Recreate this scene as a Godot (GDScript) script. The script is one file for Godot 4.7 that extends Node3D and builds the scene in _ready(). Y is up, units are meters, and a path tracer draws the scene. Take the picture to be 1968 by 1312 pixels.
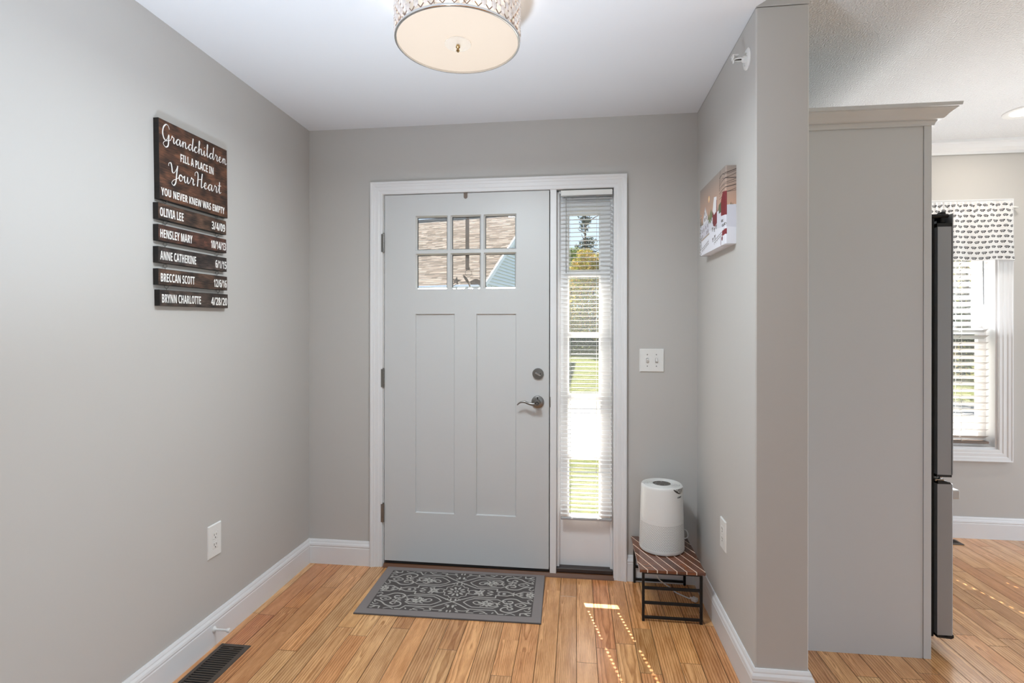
extends Node3D
# Entry hall: front door with sidelight, seen from inside. Metres, y up, back wall is z = 0, room towards +z.

const XL := -0.4443    # left wall face
const XR := 1.6802     # right wall face
const XP := 1.8562     # kitchen side of the right wall
const ZP := 0.892      # end of the right wall
const ZK := -0.85      # kitchen wall face
const H := 2.4393      # entry ceiling
const HK := 2.51       # kitchen ceiling
const HB := 0.1335     # baseboard height
const ZB := 6.0        # wall behind the camera
const XE := 6.0        # far kitchen wall
const PITCH := 0.081   # floor board width

var used := {}
var M := {}
var rng := RandomNumberGenerator.new()

# ---------------------------------------------------------------- mesh builder
class Mb:
	var v := PackedVector3Array()
	var n := PackedVector3Array()
	var u := PackedVector2Array()
	var c := PackedColorArray()
	var col := Color.WHITE
	var xf := Transform3D.IDENTITY
	var uvx := Transform2D.IDENTITY

	func raw(a: Vector3, b: Vector3, d: Vector3, na: Vector3, nb: Vector3, nd: Vector3, ua: Vector2, ub: Vector2, ud: Vector2) -> void:
		v.push_back(xf * a); v.push_back(xf * d); v.push_back(xf * b)
		n.push_back((xf.basis * na).normalized()); n.push_back((xf.basis * nd).normalized()); n.push_back((xf.basis * nb).normalized())
		u.push_back(uvx * ua); u.push_back(uvx * ud); u.push_back(uvx * ub)
		c.push_back(col); c.push_back(col); c.push_back(col)

	func proj(p: Vector3, m: Vector3) -> Vector2:
		var a := m.abs()
		if a.x >= a.y and a.x >= a.z:
			return Vector2(p.z, p.y)
		if a.y >= a.z:
			return Vector2(p.x, p.z)
		return Vector2(p.x, p.y)

	func tri(a: Vector3, b: Vector3, d: Vector3) -> void:
		var m := (b - a).cross(d - a).normalized()
		raw(a, b, d, m, m, m, proj(a, m), proj(b, m), proj(d, m))

	func quad(a: Vector3, b: Vector3, d: Vector3, e: Vector3) -> void:
		tri(a, b, d)
		tri(a, d, e)

	func quad_uv(a: Vector3, b: Vector3, d: Vector3, e: Vector3, ua: Vector2, ub: Vector2, ud: Vector2, ue: Vector2) -> void:
		var m := (b - a).cross(d - a).normalized()
		raw(a, b, d, m, m, m, ua, ub, ud)
		raw(a, d, e, m, m, m, ua, ud, ue)

	func box(ce: Vector3, s: Vector3, bev := 0.0) -> void:
		var h := s * 0.5
		var b: float = minf(bev, minf(h.x, minf(h.y, h.z)) * 0.9)
		for ax in 3:
			var i := (ax + 1) % 3
			var j := (ax + 2) % 3
			for sg in [-1.0, 1.0]:
				var q: Array[Vector3] = []
				for k in [[-1, -1], [1, -1], [1, 1], [-1, 1]]:
					var p := Vector3.ZERO
					p[ax] = h[ax] * sg
					p[i] = (h[i] - b) * k[0] * sg
					p[j] = (h[j] - b) * k[1]
					q.push_back(ce + p)
				quad(q[0], q[1], q[2], q[3])
				if b > 0.0:
					for t in [-1.0, 1.0]:      # edge between face ax and face i
						var e: Array[Vector3] = []
						for w in [[0, -1], [0, 1], [1, 1], [1, -1]]:
							var p := Vector3.ZERO
							p[ax] = (h[ax] - (b if w[0] == 1 else 0.0)) * sg
							p[i] = (h[i] - (0.0 if w[0] == 1 else b)) * t
							p[j] = (h[j] - b) * w[1]
							e.push_back(ce + p)
						var out := Vector3.ZERO
						out[ax] = sg
						out[i] = t
						if (e[1] - e[0]).cross(e[2] - e[0]).dot(out) > 0.0:
							quad(e[0], e[1], e[2], e[3])
						else:
							quad(e[3], e[2], e[1], e[0])
		if b > 0.0:
			for sx in [-1.0, 1.0]:
				for sy in [-1.0, 1.0]:
					for sz in [-1.0, 1.0]:
						var p1 := ce + Vector3(h.x * sx, (h.y - b) * sy, (h.z - b) * sz)
						var p2 := ce + Vector3((h.x - b) * sx, h.y * sy, (h.z - b) * sz)
						var p3 := ce + Vector3((h.x - b) * sx, (h.y - b) * sy, h.z * sz)
						if sx * sy * sz > 0.0:
							tri(p1, p2, p3)
						else:
							tri(p1, p3, p2)

	func span(a: Vector3, b: Vector3, bev := 0.0) -> void:
		box((a + b) * 0.5, (b - a).abs(), bev)

	# polygon in the (e, f) plane, extruded along g by depth (from o)
	func prism(poly: PackedVector2Array, o: Vector3, e: Vector3, f: Vector3, g: Vector3) -> void:
		if Geometry2D.is_polygon_clockwise(poly):
			poly = poly.duplicate()
			poly.reverse()
		var idx := Geometry2D.triangulate_polygon(poly)
		var flip := e.cross(f).dot(g) < 0.0
		for k in range(0, idx.size(), 3):
			var a := poly[idx[k]]
			var b := poly[idx[k + 1]]
			var d := poly[idx[k + 2]]
			if (b - a).cross(d - a) < 0.0:
				var s := b
				b = d
				d = s
			if flip:
				var s := b
				b = d
				d = s
			var pa := o + e * a.x + f * a.y
			var pb := o + e * b.x + f * b.y
			var pd := o + e * d.x + f * d.y
			tri(pa + g, pb + g, pd + g)
			tri(pa, pd, pb)
		for k in poly.size():
			var a := poly[k]
			var b := poly[(k + 1) % poly.size()]
			var pa := o + e * a.x + f * a.y
			var pb := o + e * b.x + f * b.y
			if flip:
				quad(pb, pa, pa + g, pb + g)
			else:
				quad(pa, pb, pb + g, pa + g)

	# straight moulding: profile points (out, up); sa / sb shear the ends (mitres)
	func mould(prof: PackedVector2Array, a: Vector3, b: Vector3, out: Vector3, up: Vector3, sa := Vector2.ZERO, sb := Vector2.ZERO) -> void:
		var dir := (b - a).normalized()
		var pa := PackedVector3Array()
		var pb := PackedVector3Array()
		for p in prof:
			pa.push_back(a + out * p.x + up * p.y + dir * sa.dot(p))
			pb.push_back(b + out * p.x + up * p.y + dir * sb.dot(p))
		var cw := Geometry2D.is_polygon_clockwise(prof)
		var flip := (out.cross(up).dot(dir) < 0.0) != cw
		for k in prof.size():
			var m := (k + 1) % prof.size()
			if flip:
				quad(pa[m], pa[k], pb[k], pb[m])
			else:
				quad(pa[k], pa[m], pb[m], pb[k])
		var idx := Geometry2D.triangulate_polygon(prof)
		for k in range(0, idx.size(), 3):
			tri(pa[idx[k]], pa[idx[k + 1]], pa[idx[k + 2]])
			tri(pb[idx[k]], pb[idx[k + 2]], pb[idx[k + 1]])

	# plate in the local xy plane with rectangular holes right through
	func plate(r: Rect2, holes: Array, zf: float, zb: float) -> void:
		var xs := [r.position.x, r.end.x]
		var ys := [r.position.y, r.end.y]
		for q in holes:
			xs.append_array([q.position.x, q.end.x])
			ys.append_array([q.position.y, q.end.y])
		xs = uniq(xs, r.position.x, r.end.x)
		ys = uniq(ys, r.position.y, r.end.y)
		var solid := func(i: int, j: int) -> bool:
			if i < 0 or j < 0 or i >= xs.size() - 1 or j >= ys.size() - 1:
				return false
			var p := Vector2((xs[i] + xs[i + 1]) * 0.5, (ys[j] + ys[j + 1]) * 0.5)
			for q in holes:
				if q.has_point(p):
					return false
			return true
		for i in xs.size() - 1:
			for j in ys.size() - 1:
				if not solid.call(i, j):
					continue
				var a := Vector3(xs[i], ys[j], zf)
				var b := Vector3(xs[i + 1], ys[j], zf)
				var d := Vector3(xs[i + 1], ys[j + 1], zf)
				var e := Vector3(xs[i], ys[j + 1], zf)
				var k := Vector3(0, 0, zb - zf)
				quad(a, b, d, e)
				quad(b + k, a + k, e + k, d + k)
				if not solid.call(i - 1, j):
					quad(a + k, a, e, e + k)
				if not solid.call(i + 1, j):
					quad(b, b + k, d + k, d)
				if not solid.call(i, j - 1):
					quad(a + k, b + k, b, a)
				if not solid.call(i, j + 1):
					quad(e, d, d + k, e + k)

	func uniq(l: Array, lo: float, hi: float) -> Array:
		l.sort()
		var o := []
		for x in l:
			if x >= lo - 1e-6 and x <= hi + 1e-6 and (o.is_empty() or x - o[-1] > 1e-5):
				o.push_back(x)
		return o

	# profile (radius, height) turned round the local y axis through o
	func lathe(prof: PackedVector2Array, o: Vector3, segs := 32, ax := Basis.IDENTITY) -> void:
		var nn: Array[Vector2] = []
		for k in prof.size() - 1:
			var d := prof[k + 1] - prof[k]
			nn.push_back(Vector2(d.y, -d.x).normalized())
		for k in prof.size() - 1:
			var n0 := nn[k]
			var n1 := nn[k]
			if k > 0 and nn[k - 1].dot(nn[k]) > 0.75:
				n0 = (nn[k - 1] + nn[k]).normalized()
			if k < nn.size() - 1 and nn[k + 1].dot(nn[k]) > 0.75:
				n1 = (nn[k + 1] + nn[k]).normalized()
			for i in segs:
				var t0 := TAU * i / segs
				var t1 := TAU * (i + 1) / segs
				var c0 := Vector3(cos(t0), 0, -sin(t0))
				var c1 := Vector3(cos(t1), 0, -sin(t1))
				var y := Vector3.UP
				var a := o + ax * (c0 * prof[k].x + y * prof[k].y)
				var b := o + ax * (c1 * prof[k].x + y * prof[k].y)
				var d := o + ax * (c1 * prof[k + 1].x + y * prof[k + 1].y)
				var e := o + ax * (c0 * prof[k + 1].x + y * prof[k + 1].y)
				var na := ax * (c0 * n0.x + y * n0.y)
				var nb := ax * (c1 * n0.x + y * n0.y)
				var nd := ax * (c1 * n1.x + y * n1.y)
				var ne := ax * (c0 * n1.x + y * n1.y)
				var ua := Vector2(float(i) / segs, prof[k].y)
				var ub := Vector2(float(i + 1) / segs, prof[k].y)
				var ud := Vector2(float(i + 1) / segs, prof[k + 1].y)
				var ue := Vector2(float(i) / segs, prof[k + 1].y)
				if prof[k].x > 1e-6:
					raw(a, b, d, na, nb, nd, ua, ub, ud)
				if prof[k + 1].x > 1e-6:
					raw(a, d, e, na, nd, ne, ua, ud, ue)

	func tube(pts: Array, rad, segs := 8, closed := false) -> void:
		var m := pts.size()
		var t0: Vector3 = (pts[1] - pts[0]).normalized()
		var up := Vector3.UP if absf(t0.y) < 0.9 else Vector3.RIGHT
		var rings := []
		var x: Vector3 = t0.cross(up).normalized()
		for k in m:
			var t: Vector3
			if closed:
				t = (pts[(k + 1) % m] - pts[(k + m - 1) % m]).normalized()
			else:
				t = (pts[mini(k + 1, m - 1)] - pts[maxi(k - 1, 0)]).normalized()
			x = (x - t * x.dot(t)).normalized()
			var y := t.cross(x)
			var r: float = rad[k] if rad is Array else rad
			var ring := []
			for i in segs:
				var a := TAU * i / segs
				var d := x * cos(a) + y * sin(a)
				ring.push_back([pts[k] + d * r, d])
			rings.push_back(ring)
		for k in (m if closed else m - 1):
			var r0: Array = rings[k]
			var r1: Array = rings[(k + 1) % m]
			for i in segs:
				var j := (i + 1) % segs
				raw(r0[i][0], r0[j][0], r1[j][0], r0[i][1], r0[j][1], r1[j][1], Vector2.ZERO, Vector2.ZERO, Vector2.ZERO)
				raw(r0[i][0], r1[j][0], r1[i][0], r0[i][1], r1[j][1], r1[i][1], Vector2.ZERO, Vector2.ZERO, Vector2.ZERO)
		if not closed:
			for i in range(1, segs - 1):
				tri(rings[0][0][0], rings[0][i + 1][0], rings[0][i][0])
				tri(rings[m - 1][0][0], rings[m - 1][i][0], rings[m - 1][i + 1][0])

	# print text stretched into a box: o lower left, e to the right, f up (both full size), g outwards
	func text(s: String, o: Vector3, e: Vector3, f: Vector3, g: Vector3, serif := false, thick := 0.0006) -> void:
		var tm := TextMesh.new()
		var sf := SystemFont.new()
		sf.font_names = PackedStringArray(["Droid Serif" if serif else "Droid Sans"])
		sf.font_weight = 700
		tm.font = sf
		tm.font_size = 64
		tm.text = s
		tm.depth = 0.01
		tm.curve_step = 2.0
		var arr := tm.get_mesh_arrays()
		var vs: PackedVector3Array = arr[Mesh.ARRAY_VERTEX]
		var ids: PackedInt32Array = arr[Mesh.ARRAY_INDEX]
		if ids.is_empty():
			return
		var lo := vs[0]
		var hi := vs[0]
		for p in vs:
			lo = lo.min(p)
			hi = hi.max(p)
		var w := hi - lo
		for k in range(0, ids.size(), 3):
			var q: Array[Vector3] = []
			for j in 3:
				var p := (vs[ids[k + j]] - lo) / w
				q.push_back(o + e * p.x + f * p.y + g * (p.z * thick))
			if e.cross(f).dot(g) > 0.0:
				tri(q[0], q[2], q[1])
			else:
				tri(q[0], q[1], q[2])

	# pen stroke on a plane
	func stroke(pts: PackedVector2Array, w0: float, w1: float, o: Vector3, e: Vector3, f: Vector3, g: Vector3) -> void:
		var m := pts.size()
		var l := PackedVector2Array()
		var r := PackedVector2Array()
		for k in m:
			var t := (pts[mini(k + 1, m - 1)] - pts[maxi(k - 1, 0)]).normalized()
			var nn := Vector2(-t.y, t.x)
			var down := clampf(-t.y * 0.9 + 0.25, 0.0, 1.0)
			var w := lerpf(w0, w1, down) * 0.5
			l.push_back(pts[k] + nn * w)
			r.push_back(pts[k] - nn * w)
		for k in m - 1:
			var g0 := g * (1.0 + 0.012 * k)
			var g1 := g * (1.0 + 0.012 * (k + 1))
			var a := o + e * r[k].x + f * r[k].y + g0
			var b := o + e * r[k + 1].x + f * r[k + 1].y + g1
			var d := o + e * l[k + 1].x + f * l[k + 1].y + g1
			var h := o + e * l[k].x + f * l[k].y + g0
			if (b - a).cross(h - a).dot(g) > 0.0:
				quad(a, b, d, h)
			else:
				quad(h, d, b, a)

	func mesh() -> ArrayMesh:
		var a := []
		a.resize(Mesh.ARRAY_MAX)
		a[Mesh.ARRAY_VERTEX] = v
		a[Mesh.ARRAY_NORMAL] = n
		a[Mesh.ARRAY_TEX_UV] = u
		a[Mesh.ARRAY_COLOR] = c
		var m := ArrayMesh.new()
		m.add_surface_from_arrays(Mesh.PRIMITIVE_TRIANGLES, a)
		return m

# ---------------------------------------------------------------- node helpers
func numbered(s: String) -> String:
	if not used.has(s):
		used[s] = 0
		return s
	used[s] += 1
	return "%s_%03d" % [s, used[s]]

func tag(o: Node, label: String, category: String, group := "") -> void:
	o.set_meta("label", label)
	o.set_meta("category", category)
	if group != "":
		o.set_meta("group", group)

func thing(called: String, label: String, category: String, at := Vector3.ZERO, group := "") -> Node3D:
	var o := Node3D.new()
	o.name = numbered(called)
	o.position = at
	add_child(o)
	tag(o, label, category, group)
	return o

# a mesh given in world coordinates, under a parent (parents are only moved, unless turned on purpose)
func part(called: String, b: Mb, m: Material, parent: Node3D, label := "") -> MeshInstance3D:
	var o := MeshInstance3D.new()
	o.mesh = b.mesh()
	o.material_override = m
	if parent == self:
		o.name = numbered(called)
		add_child(o)
	else:
		o.name = called
		parent.add_child(o, true)
	if label != "":
		o.set_meta("label", label)
	return o

func inst(called: String, mesh: Mesh, m: Material, parent: Node3D, xf: Transform3D) -> MeshInstance3D:
	var o := MeshInstance3D.new()
	o.mesh = mesh
	o.material_override = m
	o.transform = xf
	o.name = called
	parent.add_child(o, true)
	return o

func struct(called: String, b: Mb, m: Material) -> MeshInstance3D:
	var o := part(called, b, m, self)
	o.set_meta("kind", "structure")
	return o

func struct_root(called: String, at := Vector3.ZERO) -> Node3D:
	var o := Node3D.new()
	o.name = numbered(called)
	o.position = at
	o.set_meta("kind", "structure")
	add_child(o)
	return o

func local(at: Vector3) -> Mb:
	var b := Mb.new()
	b.xf = Transform3D(Basis.IDENTITY, -at)
	return b

func mk(nm: String, col: Color, rough := 0.6, metal := 0.0) -> StandardMaterial3D:
	var m := StandardMaterial3D.new()
	m.resource_name = nm
	m.albedo_color = col
	m.roughness = rough
	m.metallic = metal
	M[nm] = m
	return m

func rgb(r: int, g: int, b: int) -> Color:
	return Color8(r, g, b)

func noise_tex(freq: float, size := 256, normal := false, oct := 3, sd := 1) -> NoiseTexture2D:
	var f := FastNoiseLite.new()
	f.seed = sd
	f.noise_type = FastNoiseLite.TYPE_SIMPLEX_SMOOTH
	f.frequency = freq
	f.fractal_octaves = oct
	var t := NoiseTexture2D.new()
	t.width = size
	t.height = size
	t.seamless = true
	t.noise = f
	t.as_normal_map = normal
	return t

func bumpy(m: StandardMaterial3D, t: Texture2D, per_m: float, cm: float) -> void:
	m.heightmap_enabled = true
	m.heightmap_texture = t
	m.heightmap_scale = cm
	m.uv1_triplanar = true
	m.uv1_world_triplanar = true
	m.uv1_scale = Vector3.ONE * per_m

# ---------------------------------------------------------------- picture helpers (flat print only)
func fill_poly(im: Image, pts: PackedVector2Array, col: Color) -> void:
	var w := im.get_width()
	var h := im.get_height()
	var y0 := h
	var y1 := 0
	for p in pts:
		y0 = mini(y0, int(floor(p.y)))
		y1 = maxi(y1, int(ceil(p.y)))
	for y in range(maxi(y0, 0), mini(y1, h - 1) + 1):
		var xs: Array[float] = []
		var yc := y + 0.5
		for k in pts.size():
			var a := pts[k]
			var b := pts[(k + 1) % pts.size()]
			if (a.y <= yc) != (b.y <= yc):
				xs.push_back(a.x + (yc - a.y) / (b.y - a.y) * (b.x - a.x))
		xs.sort()
		for k in range(0, xs.size() - 1, 2):
			var xa := maxi(int(ceil(xs[k] - 0.5)), 0)
			var xb := mini(int(floor(xs[k + 1] - 0.5)), w - 1)
			if xb >= xa:
				im.fill_rect(Rect2i(xa, y, xb - xa + 1, 1), col)

func disc(im: Image, c: Vector2, r: float, col: Color, sy := 1.0) -> void:
	var p := PackedVector2Array()
	for k in 18:
		p.push_back(c + Vector2(cos(TAU * k / 18), sin(TAU * k / 18) * sy) * r)
	fill_poly(im, p, col)

func pen(im: Image, pts: PackedVector2Array, w: float, col: Color) -> void:
	for k in pts.size() - 1:
		var d := (pts[k + 1] - pts[k])
		if d.length() < 0.01:
			continue
		var n := Vector2(-d.y, d.x).normalized() * w * 0.5
		fill_poly(im, PackedVector2Array([pts[k] + n, pts[k + 1] + n, pts[k + 1] - n, pts[k] - n]), col)
		if w > 2.0:
			disc(im, pts[k + 1], w * 0.5, col)

func smooth(p: PackedVector2Array, steps := 8, closed := false) -> PackedVector2Array:
	var o := PackedVector2Array()
	var m := p.size()
	for k in (m if closed else m - 1):
		var p0 := p[(k + m - 1) % m] if closed else p[maxi(k - 1, 0)]
		var p1 := p[k]
		var p2 := p[(k + 1) % m]
		var p3 := p[(k + 2) % m] if closed else p[mini(k + 2, m - 1)]
		for s in steps:
			o.push_back(p1.cubic_interpolate(p2, p0, p3, float(s) / steps))
	o.push_back(p[0] if closed else p[m - 1])
	return o

func pv(a: Array) -> PackedVector2Array:
	var o := PackedVector2Array()
	for k in range(0, a.size(), 2):
		o.push_back(Vector2(a[k], a[k + 1]))
	return o

func tex(im: Image) -> ImageTexture:
	im.generate_mipmaps()
	return ImageTexture.create_from_image(im)

# ================================================================ scene
func _ready() -> void:
	rng.seed = 7
	# ---- camera
	var cam := Camera3D.new()
	cam.name = "camera"
	cam.projection = Camera3D.PROJECTION_FRUSTUM
	cam.near = 0.05
	cam.far = 400.0
	cam.size = 1312.0 / 1011.2349 * cam.near
	cam.frustum_offset = Vector2(0, -(656.0 - 636.5748) / 1011.2349 * cam.near)
	cam.position = Vector3(1.059, 1.306, 2.8198)
	cam.rotation = Vector3(0, 0.1218, 0.0012)
	cam.current = true
	add_child(cam)
	# ---- sky, exposure
	var env := Environment.new()
	env.background_mode = Environment.BG_SKY
	var sky := Sky.new()
	var sm := ProceduralSkyMaterial.new()
	sm.sky_top_color = rgb(120, 164, 220)
	sm.sky_horizon_color = rgb(208, 226, 240)
	sm.sky_curve = 0.5
	sm.ground_bottom_color = rgb(120, 125, 105)
	sm.ground_horizon_color = rgb(185, 195, 190)
	sm.sky_energy_multiplier = 1.15
	sky.sky_material = sm
	env.sky = sky
	env.tonemap_mode = Environment.TONE_MAPPER_LINEAR
	env.tonemap_exposure = 1.2
	env.sdfgi_enabled = true
	env.ssao_enabled = true
	env.ssil_enabled = true
	var we := WorldEnvironment.new()
	we.name = "world_environment"
	we.environment = env
	add_child(we)
	# ---- sun: high beyond the front door, a little to the left
	var sun := DirectionalLight3D.new()
	sun.name = "sun"
	sun.light_color = rgb(255, 246, 230)
	sun.light_energy = 7.5
	sun.light_angular_distance = 0.53
	sun.shadow_enabled = true
	sun.sky_mode = DirectionalLight3D.SKY_MODE_LIGHT_ONLY
	add_child(sun)
	sun.look_at_from_position(Vector3.ZERO, Vector3(0.23, -0.955, 1.0))
	# ---- area lights added inside the unseen rear windows and the kitchen patio door
	area("rear_window_fill", Vector3(2.6, 1.45, ZB - 0.06), Vector3.ZERO, Vector2(3.4, 1.7), rgb(232, 242, 255), 0.9)
	area("patio_door_light", Vector3(XE - 0.06, 1.15, 1.0), Vector3(0, PI / 2, 0), Vector2(2.6, 2.0), rgb(226, 240, 252), 5.5)
	# sunlit blind slats of the kitchen window throw daylight up and in
	area("kitchen_window_light", Vector3(3.2, 1.15, ZK + 0.12), Vector3(deg_to_rad(40), PI, 0), Vector2(0.85, 0.9), rgb(246, 251, 255), 1.7)
	added_uplighter()

	materials()
	shell()
	floor_boards()
	mouldings()
	front_door()
	sidelight()
	kitchen_window()
	far_windows()
	lamp()
	signs()
	canvas()
	small_fittings()
	bench()
	purifier()
	doormat()
	fridge()
	kitchen_lamp()
	outdoors()

# fill light added on the floor behind the camera, out of view
func added_uplighter() -> void:
	var c := Vector3(0.5, 0, 2.1)
	var T := thing("added_uplighter", "added round floor fill light, unseen in the living room", "lamp", c)
	var b := Mb.new()
	b.lathe(pv([0, 0, 0.15, 0, 0.155, 0.01, 0.16, 0.3, 0.15, 0.3, 0.14, 0.25, 0, 0.25]), Vector3.ZERO, 32)
	part("housing", b, mk("fill_light_housing", rgb(225, 224, 220), 0.5), T)
	b = Mb.new()
	b.lathe(pv([0, 0.255, 0.138, 0.255, 0.138, 0.26, 0, 0.26]), Vector3.ZERO, 24)
	var m := mk("fill_light_disc", rgb(250, 248, 244), 0.5)
	m.emission_enabled = true
	m.emission = rgb(250, 251, 255)
	m.emission_energy_multiplier = 2.0
	part("light_disc", b, m, T)
	var l := SpotLight3D.new()
	l.name = "fill_uplight"
	l.position = Vector3(0, 0.31, 0)
	l.rotation = Vector3(PI / 2 - 0.22, 0, 0)
	l.spot_angle = 47.0
	l.spot_angle_attenuation = 1.0
	l.light_size = 0.12
	l.light_color = rgb(214, 232, 251)
	l.light_energy = 4.8
	l.spot_range = 20.0
	l.spot_attenuation = 2.0
	l.shadow_enabled = true
	T.add_child(l)

func area(called: String, at: Vector3, rot: Vector3, size: Vector2, col: Color, e: float) -> void:
	var l := AreaLight3D.new()
	l.name = called
	l.position = at
	l.rotation = rot
	l.area_size = size
	l.light_color = col
	l.light_energy = e
	l.area_range = 20.0
	l.area_attenuation = 2.0
	l.shadow_enabled = true
	add_child(l)

# ---------------------------------------------------------------- materials
func materials() -> void:
	mk("wall_paint", rgb(196, 193, 189), 0.75)
	mk("ceiling_paint", rgb(230, 231, 233), 0.85)
	bumpy(mk("textured_ceiling", rgb(231, 231, 231), 0.9), noise_tex(0.05, 512, false, 4, 11), 4.0, 0.45)
	mk("trim_white", rgb(232, 232, 233), 0.35)
	mk("door_white", rgb(207, 208, 208), 0.4)
	mk("panel_white", rgb(214, 217, 219), 0.4)
	mk("plastic_white", rgb(234, 233, 230), 0.35)
	mk("slat_white", rgb(244, 244, 245), 0.45)
	M.slat_white.backlight_enabled = true
	M.slat_white.backlight = Color(0.55, 0.55, 0.55)
	mk("cord_white", rgb(225, 225, 222), 0.6)
	mk("black", rgb(18, 17, 17), 0.55)
	mk("black_metal", rgb(22, 21, 21), 0.45, 0.3)
	mk("rubber", rgb(26, 24, 23), 0.7)
	mk("sill_brown", rgb(58, 48, 44), 0.5)
	mk("nickel", rgb(140, 138, 135), 0.34, 0.95)
	mk("chrome", rgb(215, 214, 212), 0.12, 1.0)
	mk("steel", rgb(164, 167, 170), 0.42, 0.3)
	mk("slot", rgb(70, 66, 62), 0.6)
	mk("bronze", rgb(84, 74, 66), 0.5, 0.2)
	mk("hanger_brown", rgb(122, 108, 98), 0.55, 0.2)
	mk("rust_metal", rgb(96, 86, 80), 0.6, 0.2)
	mk("lettering", rgb(240, 238, 234), 0.6)
	mk("edge_dark", rgb(38, 30, 26), 0.6)
	mk("threshold", rgb(104, 66, 41), 0.45)
	mk("subfloor", rgb(40, 26, 18), 0.9)
	mk("siding", rgb(226, 231, 235), 0.6)
	mk("house_trim", rgb(240, 243, 246), 0.5)
	mk("concrete", rgb(134, 131, 128), 0.9)
	M.concrete.metallic_specular = 0.05
	var g := mk("glass", Color(0.97, 0.99, 0.98, 0.04), 0.02)
	g.transparency = BaseMaterial3D.TRANSPARENCY_ALPHA
	var cr := mk("crystal", rgb(246, 236, 230), 0.08)
	cr.backlight_enabled = true
	cr.backlight = Color(0.6, 0.57, 0.54)
	cr.clearcoat_enabled = true
	cr.clearcoat = 1.0
	cr.clearcoat_roughness = 0.03
	# oak grain
	var wood := oak_texture()
	var f := mk("oak", Color.WHITE, 0.26)
	f.albedo_texture = wood
	f.vertex_color_use_as_albedo = true
	f.clearcoat_enabled = true
	f.clearcoat = 0.6
	f.clearcoat_roughness = 0.18
	var d := mk("wood_matte", Color.WHITE, 0.55)
	d.albedo_texture = wood
	d.vertex_color_use_as_albedo = true
	var st := mk("stained_wood", Color.WHITE, 0.55)
	st.albedo_texture = stain_texture()
	st.vertex_color_use_as_albedo = true
	var s := mk("wood_satin", Color.WHITE, 0.2)
	s.albedo_texture = wood
	s.vertex_color_use_as_albedo = true
	s.clearcoat_enabled = true
	s.clearcoat = 0.9
	s.clearcoat_roughness = 0.15
	var sh := mk("shingle", Color.WHITE, 1.0)
	sh.vertex_color_use_as_albedo = true
	sh.metallic_specular = 0.1
	var lf := mk("leaf", Color.WHITE, 0.6)
	lf.vertex_color_use_as_albedo = true
	lf.metallic_specular = 0.2
	lf.backlight_enabled = true
	lf.backlight = Color(0.6, 0.6, 0.6)
	mk("bark", rgb(84, 70, 58), 0.9)

# eight boards of flat and quarter sawn oak, one above another
func oak_texture() -> ImageTexture:
	var W := 1024
	var HT := 112
	var n1 := FastNoiseLite.new()
	n1.seed = 3
	n1.frequency = 1.0
	n1.fractal_octaves = 2
	var n2 := FastNoiseLite.new()
	n2.seed = 9
	n2.frequency = 1.0
	n2.fractal_octaves = 1
	var data := PackedByteArray()
	data.resize(W * HT * 8 * 3)
	var r := RandomNumberGenerator.new()
	r.seed = 21
	var at := 0
	for k in 8:
		var tc := r.randf_range(-0.3, 1.3)
		var flat := k % 3 != 2
		var slope := r.randf_range(0.010, 0.03) * (1.0 if r.randf() < 0.5 else -1.0)
		var h0 := r.randf_range(0.02, 0.05)
		var period := r.randf_range(0.0045, 0.012) if flat else r.randf_range(0.004, 0.010)
		var seedy := k * 31.7
		var shift := PackedFloat32Array()
		shift.resize(W)
		for x in W:
			shift[x] = n1.get_noise_2d(x * 0.004, seedy) * 0.012
		for y in HT:
			var t := (float(y) / HT - 0.5)
			var tt := (t - tc + 0.5) * 0.081
			for x in W:
				var s := x * 0.00137
				var wob := n1.get_noise_2d(x * 0.011 + seedy, y * 0.05) * 0.0016
				var d: float
				if flat:
					var hh := h0 + slope * s + shift[x]
					d = sqrt(tt * tt + hh * hh * 0.16) + wob
				else:
					d = tt + s * slope * 0.3 + shift[x] * 0.35 + wob * 0.8
				var q := d / period
				q = q - floor(q)
				var ring := q * q * (1.0 - smoothstep(0.86, 1.0, q))
				var pore := n2.get_noise_2d(x * 0.035, y * 1.3 + seedy * 7.0)
				var broad := n1.get_noise_2d(x * 0.006 + 40.0, y * 0.02 + seedy)
				var m := clampf(0.95 - ring * 0.6 + broad * 0.2 + minf(pore, 0.0) * 0.22, 0.0, 1.0)
				# light tan to brown
				data[at] = int(255.0 * (0.54 + 0.45 * m))
				data[at + 1] = int(255.0 * (0.33 + 0.50 * m))
				data[at + 2] = int(255.0 * (0.14 + 0.50 * m))
				at += 3
	var im := Image.create_from_data(W, HT * 8, false, Image.FORMAT_RGB8, data)
	return tex(im)

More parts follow.
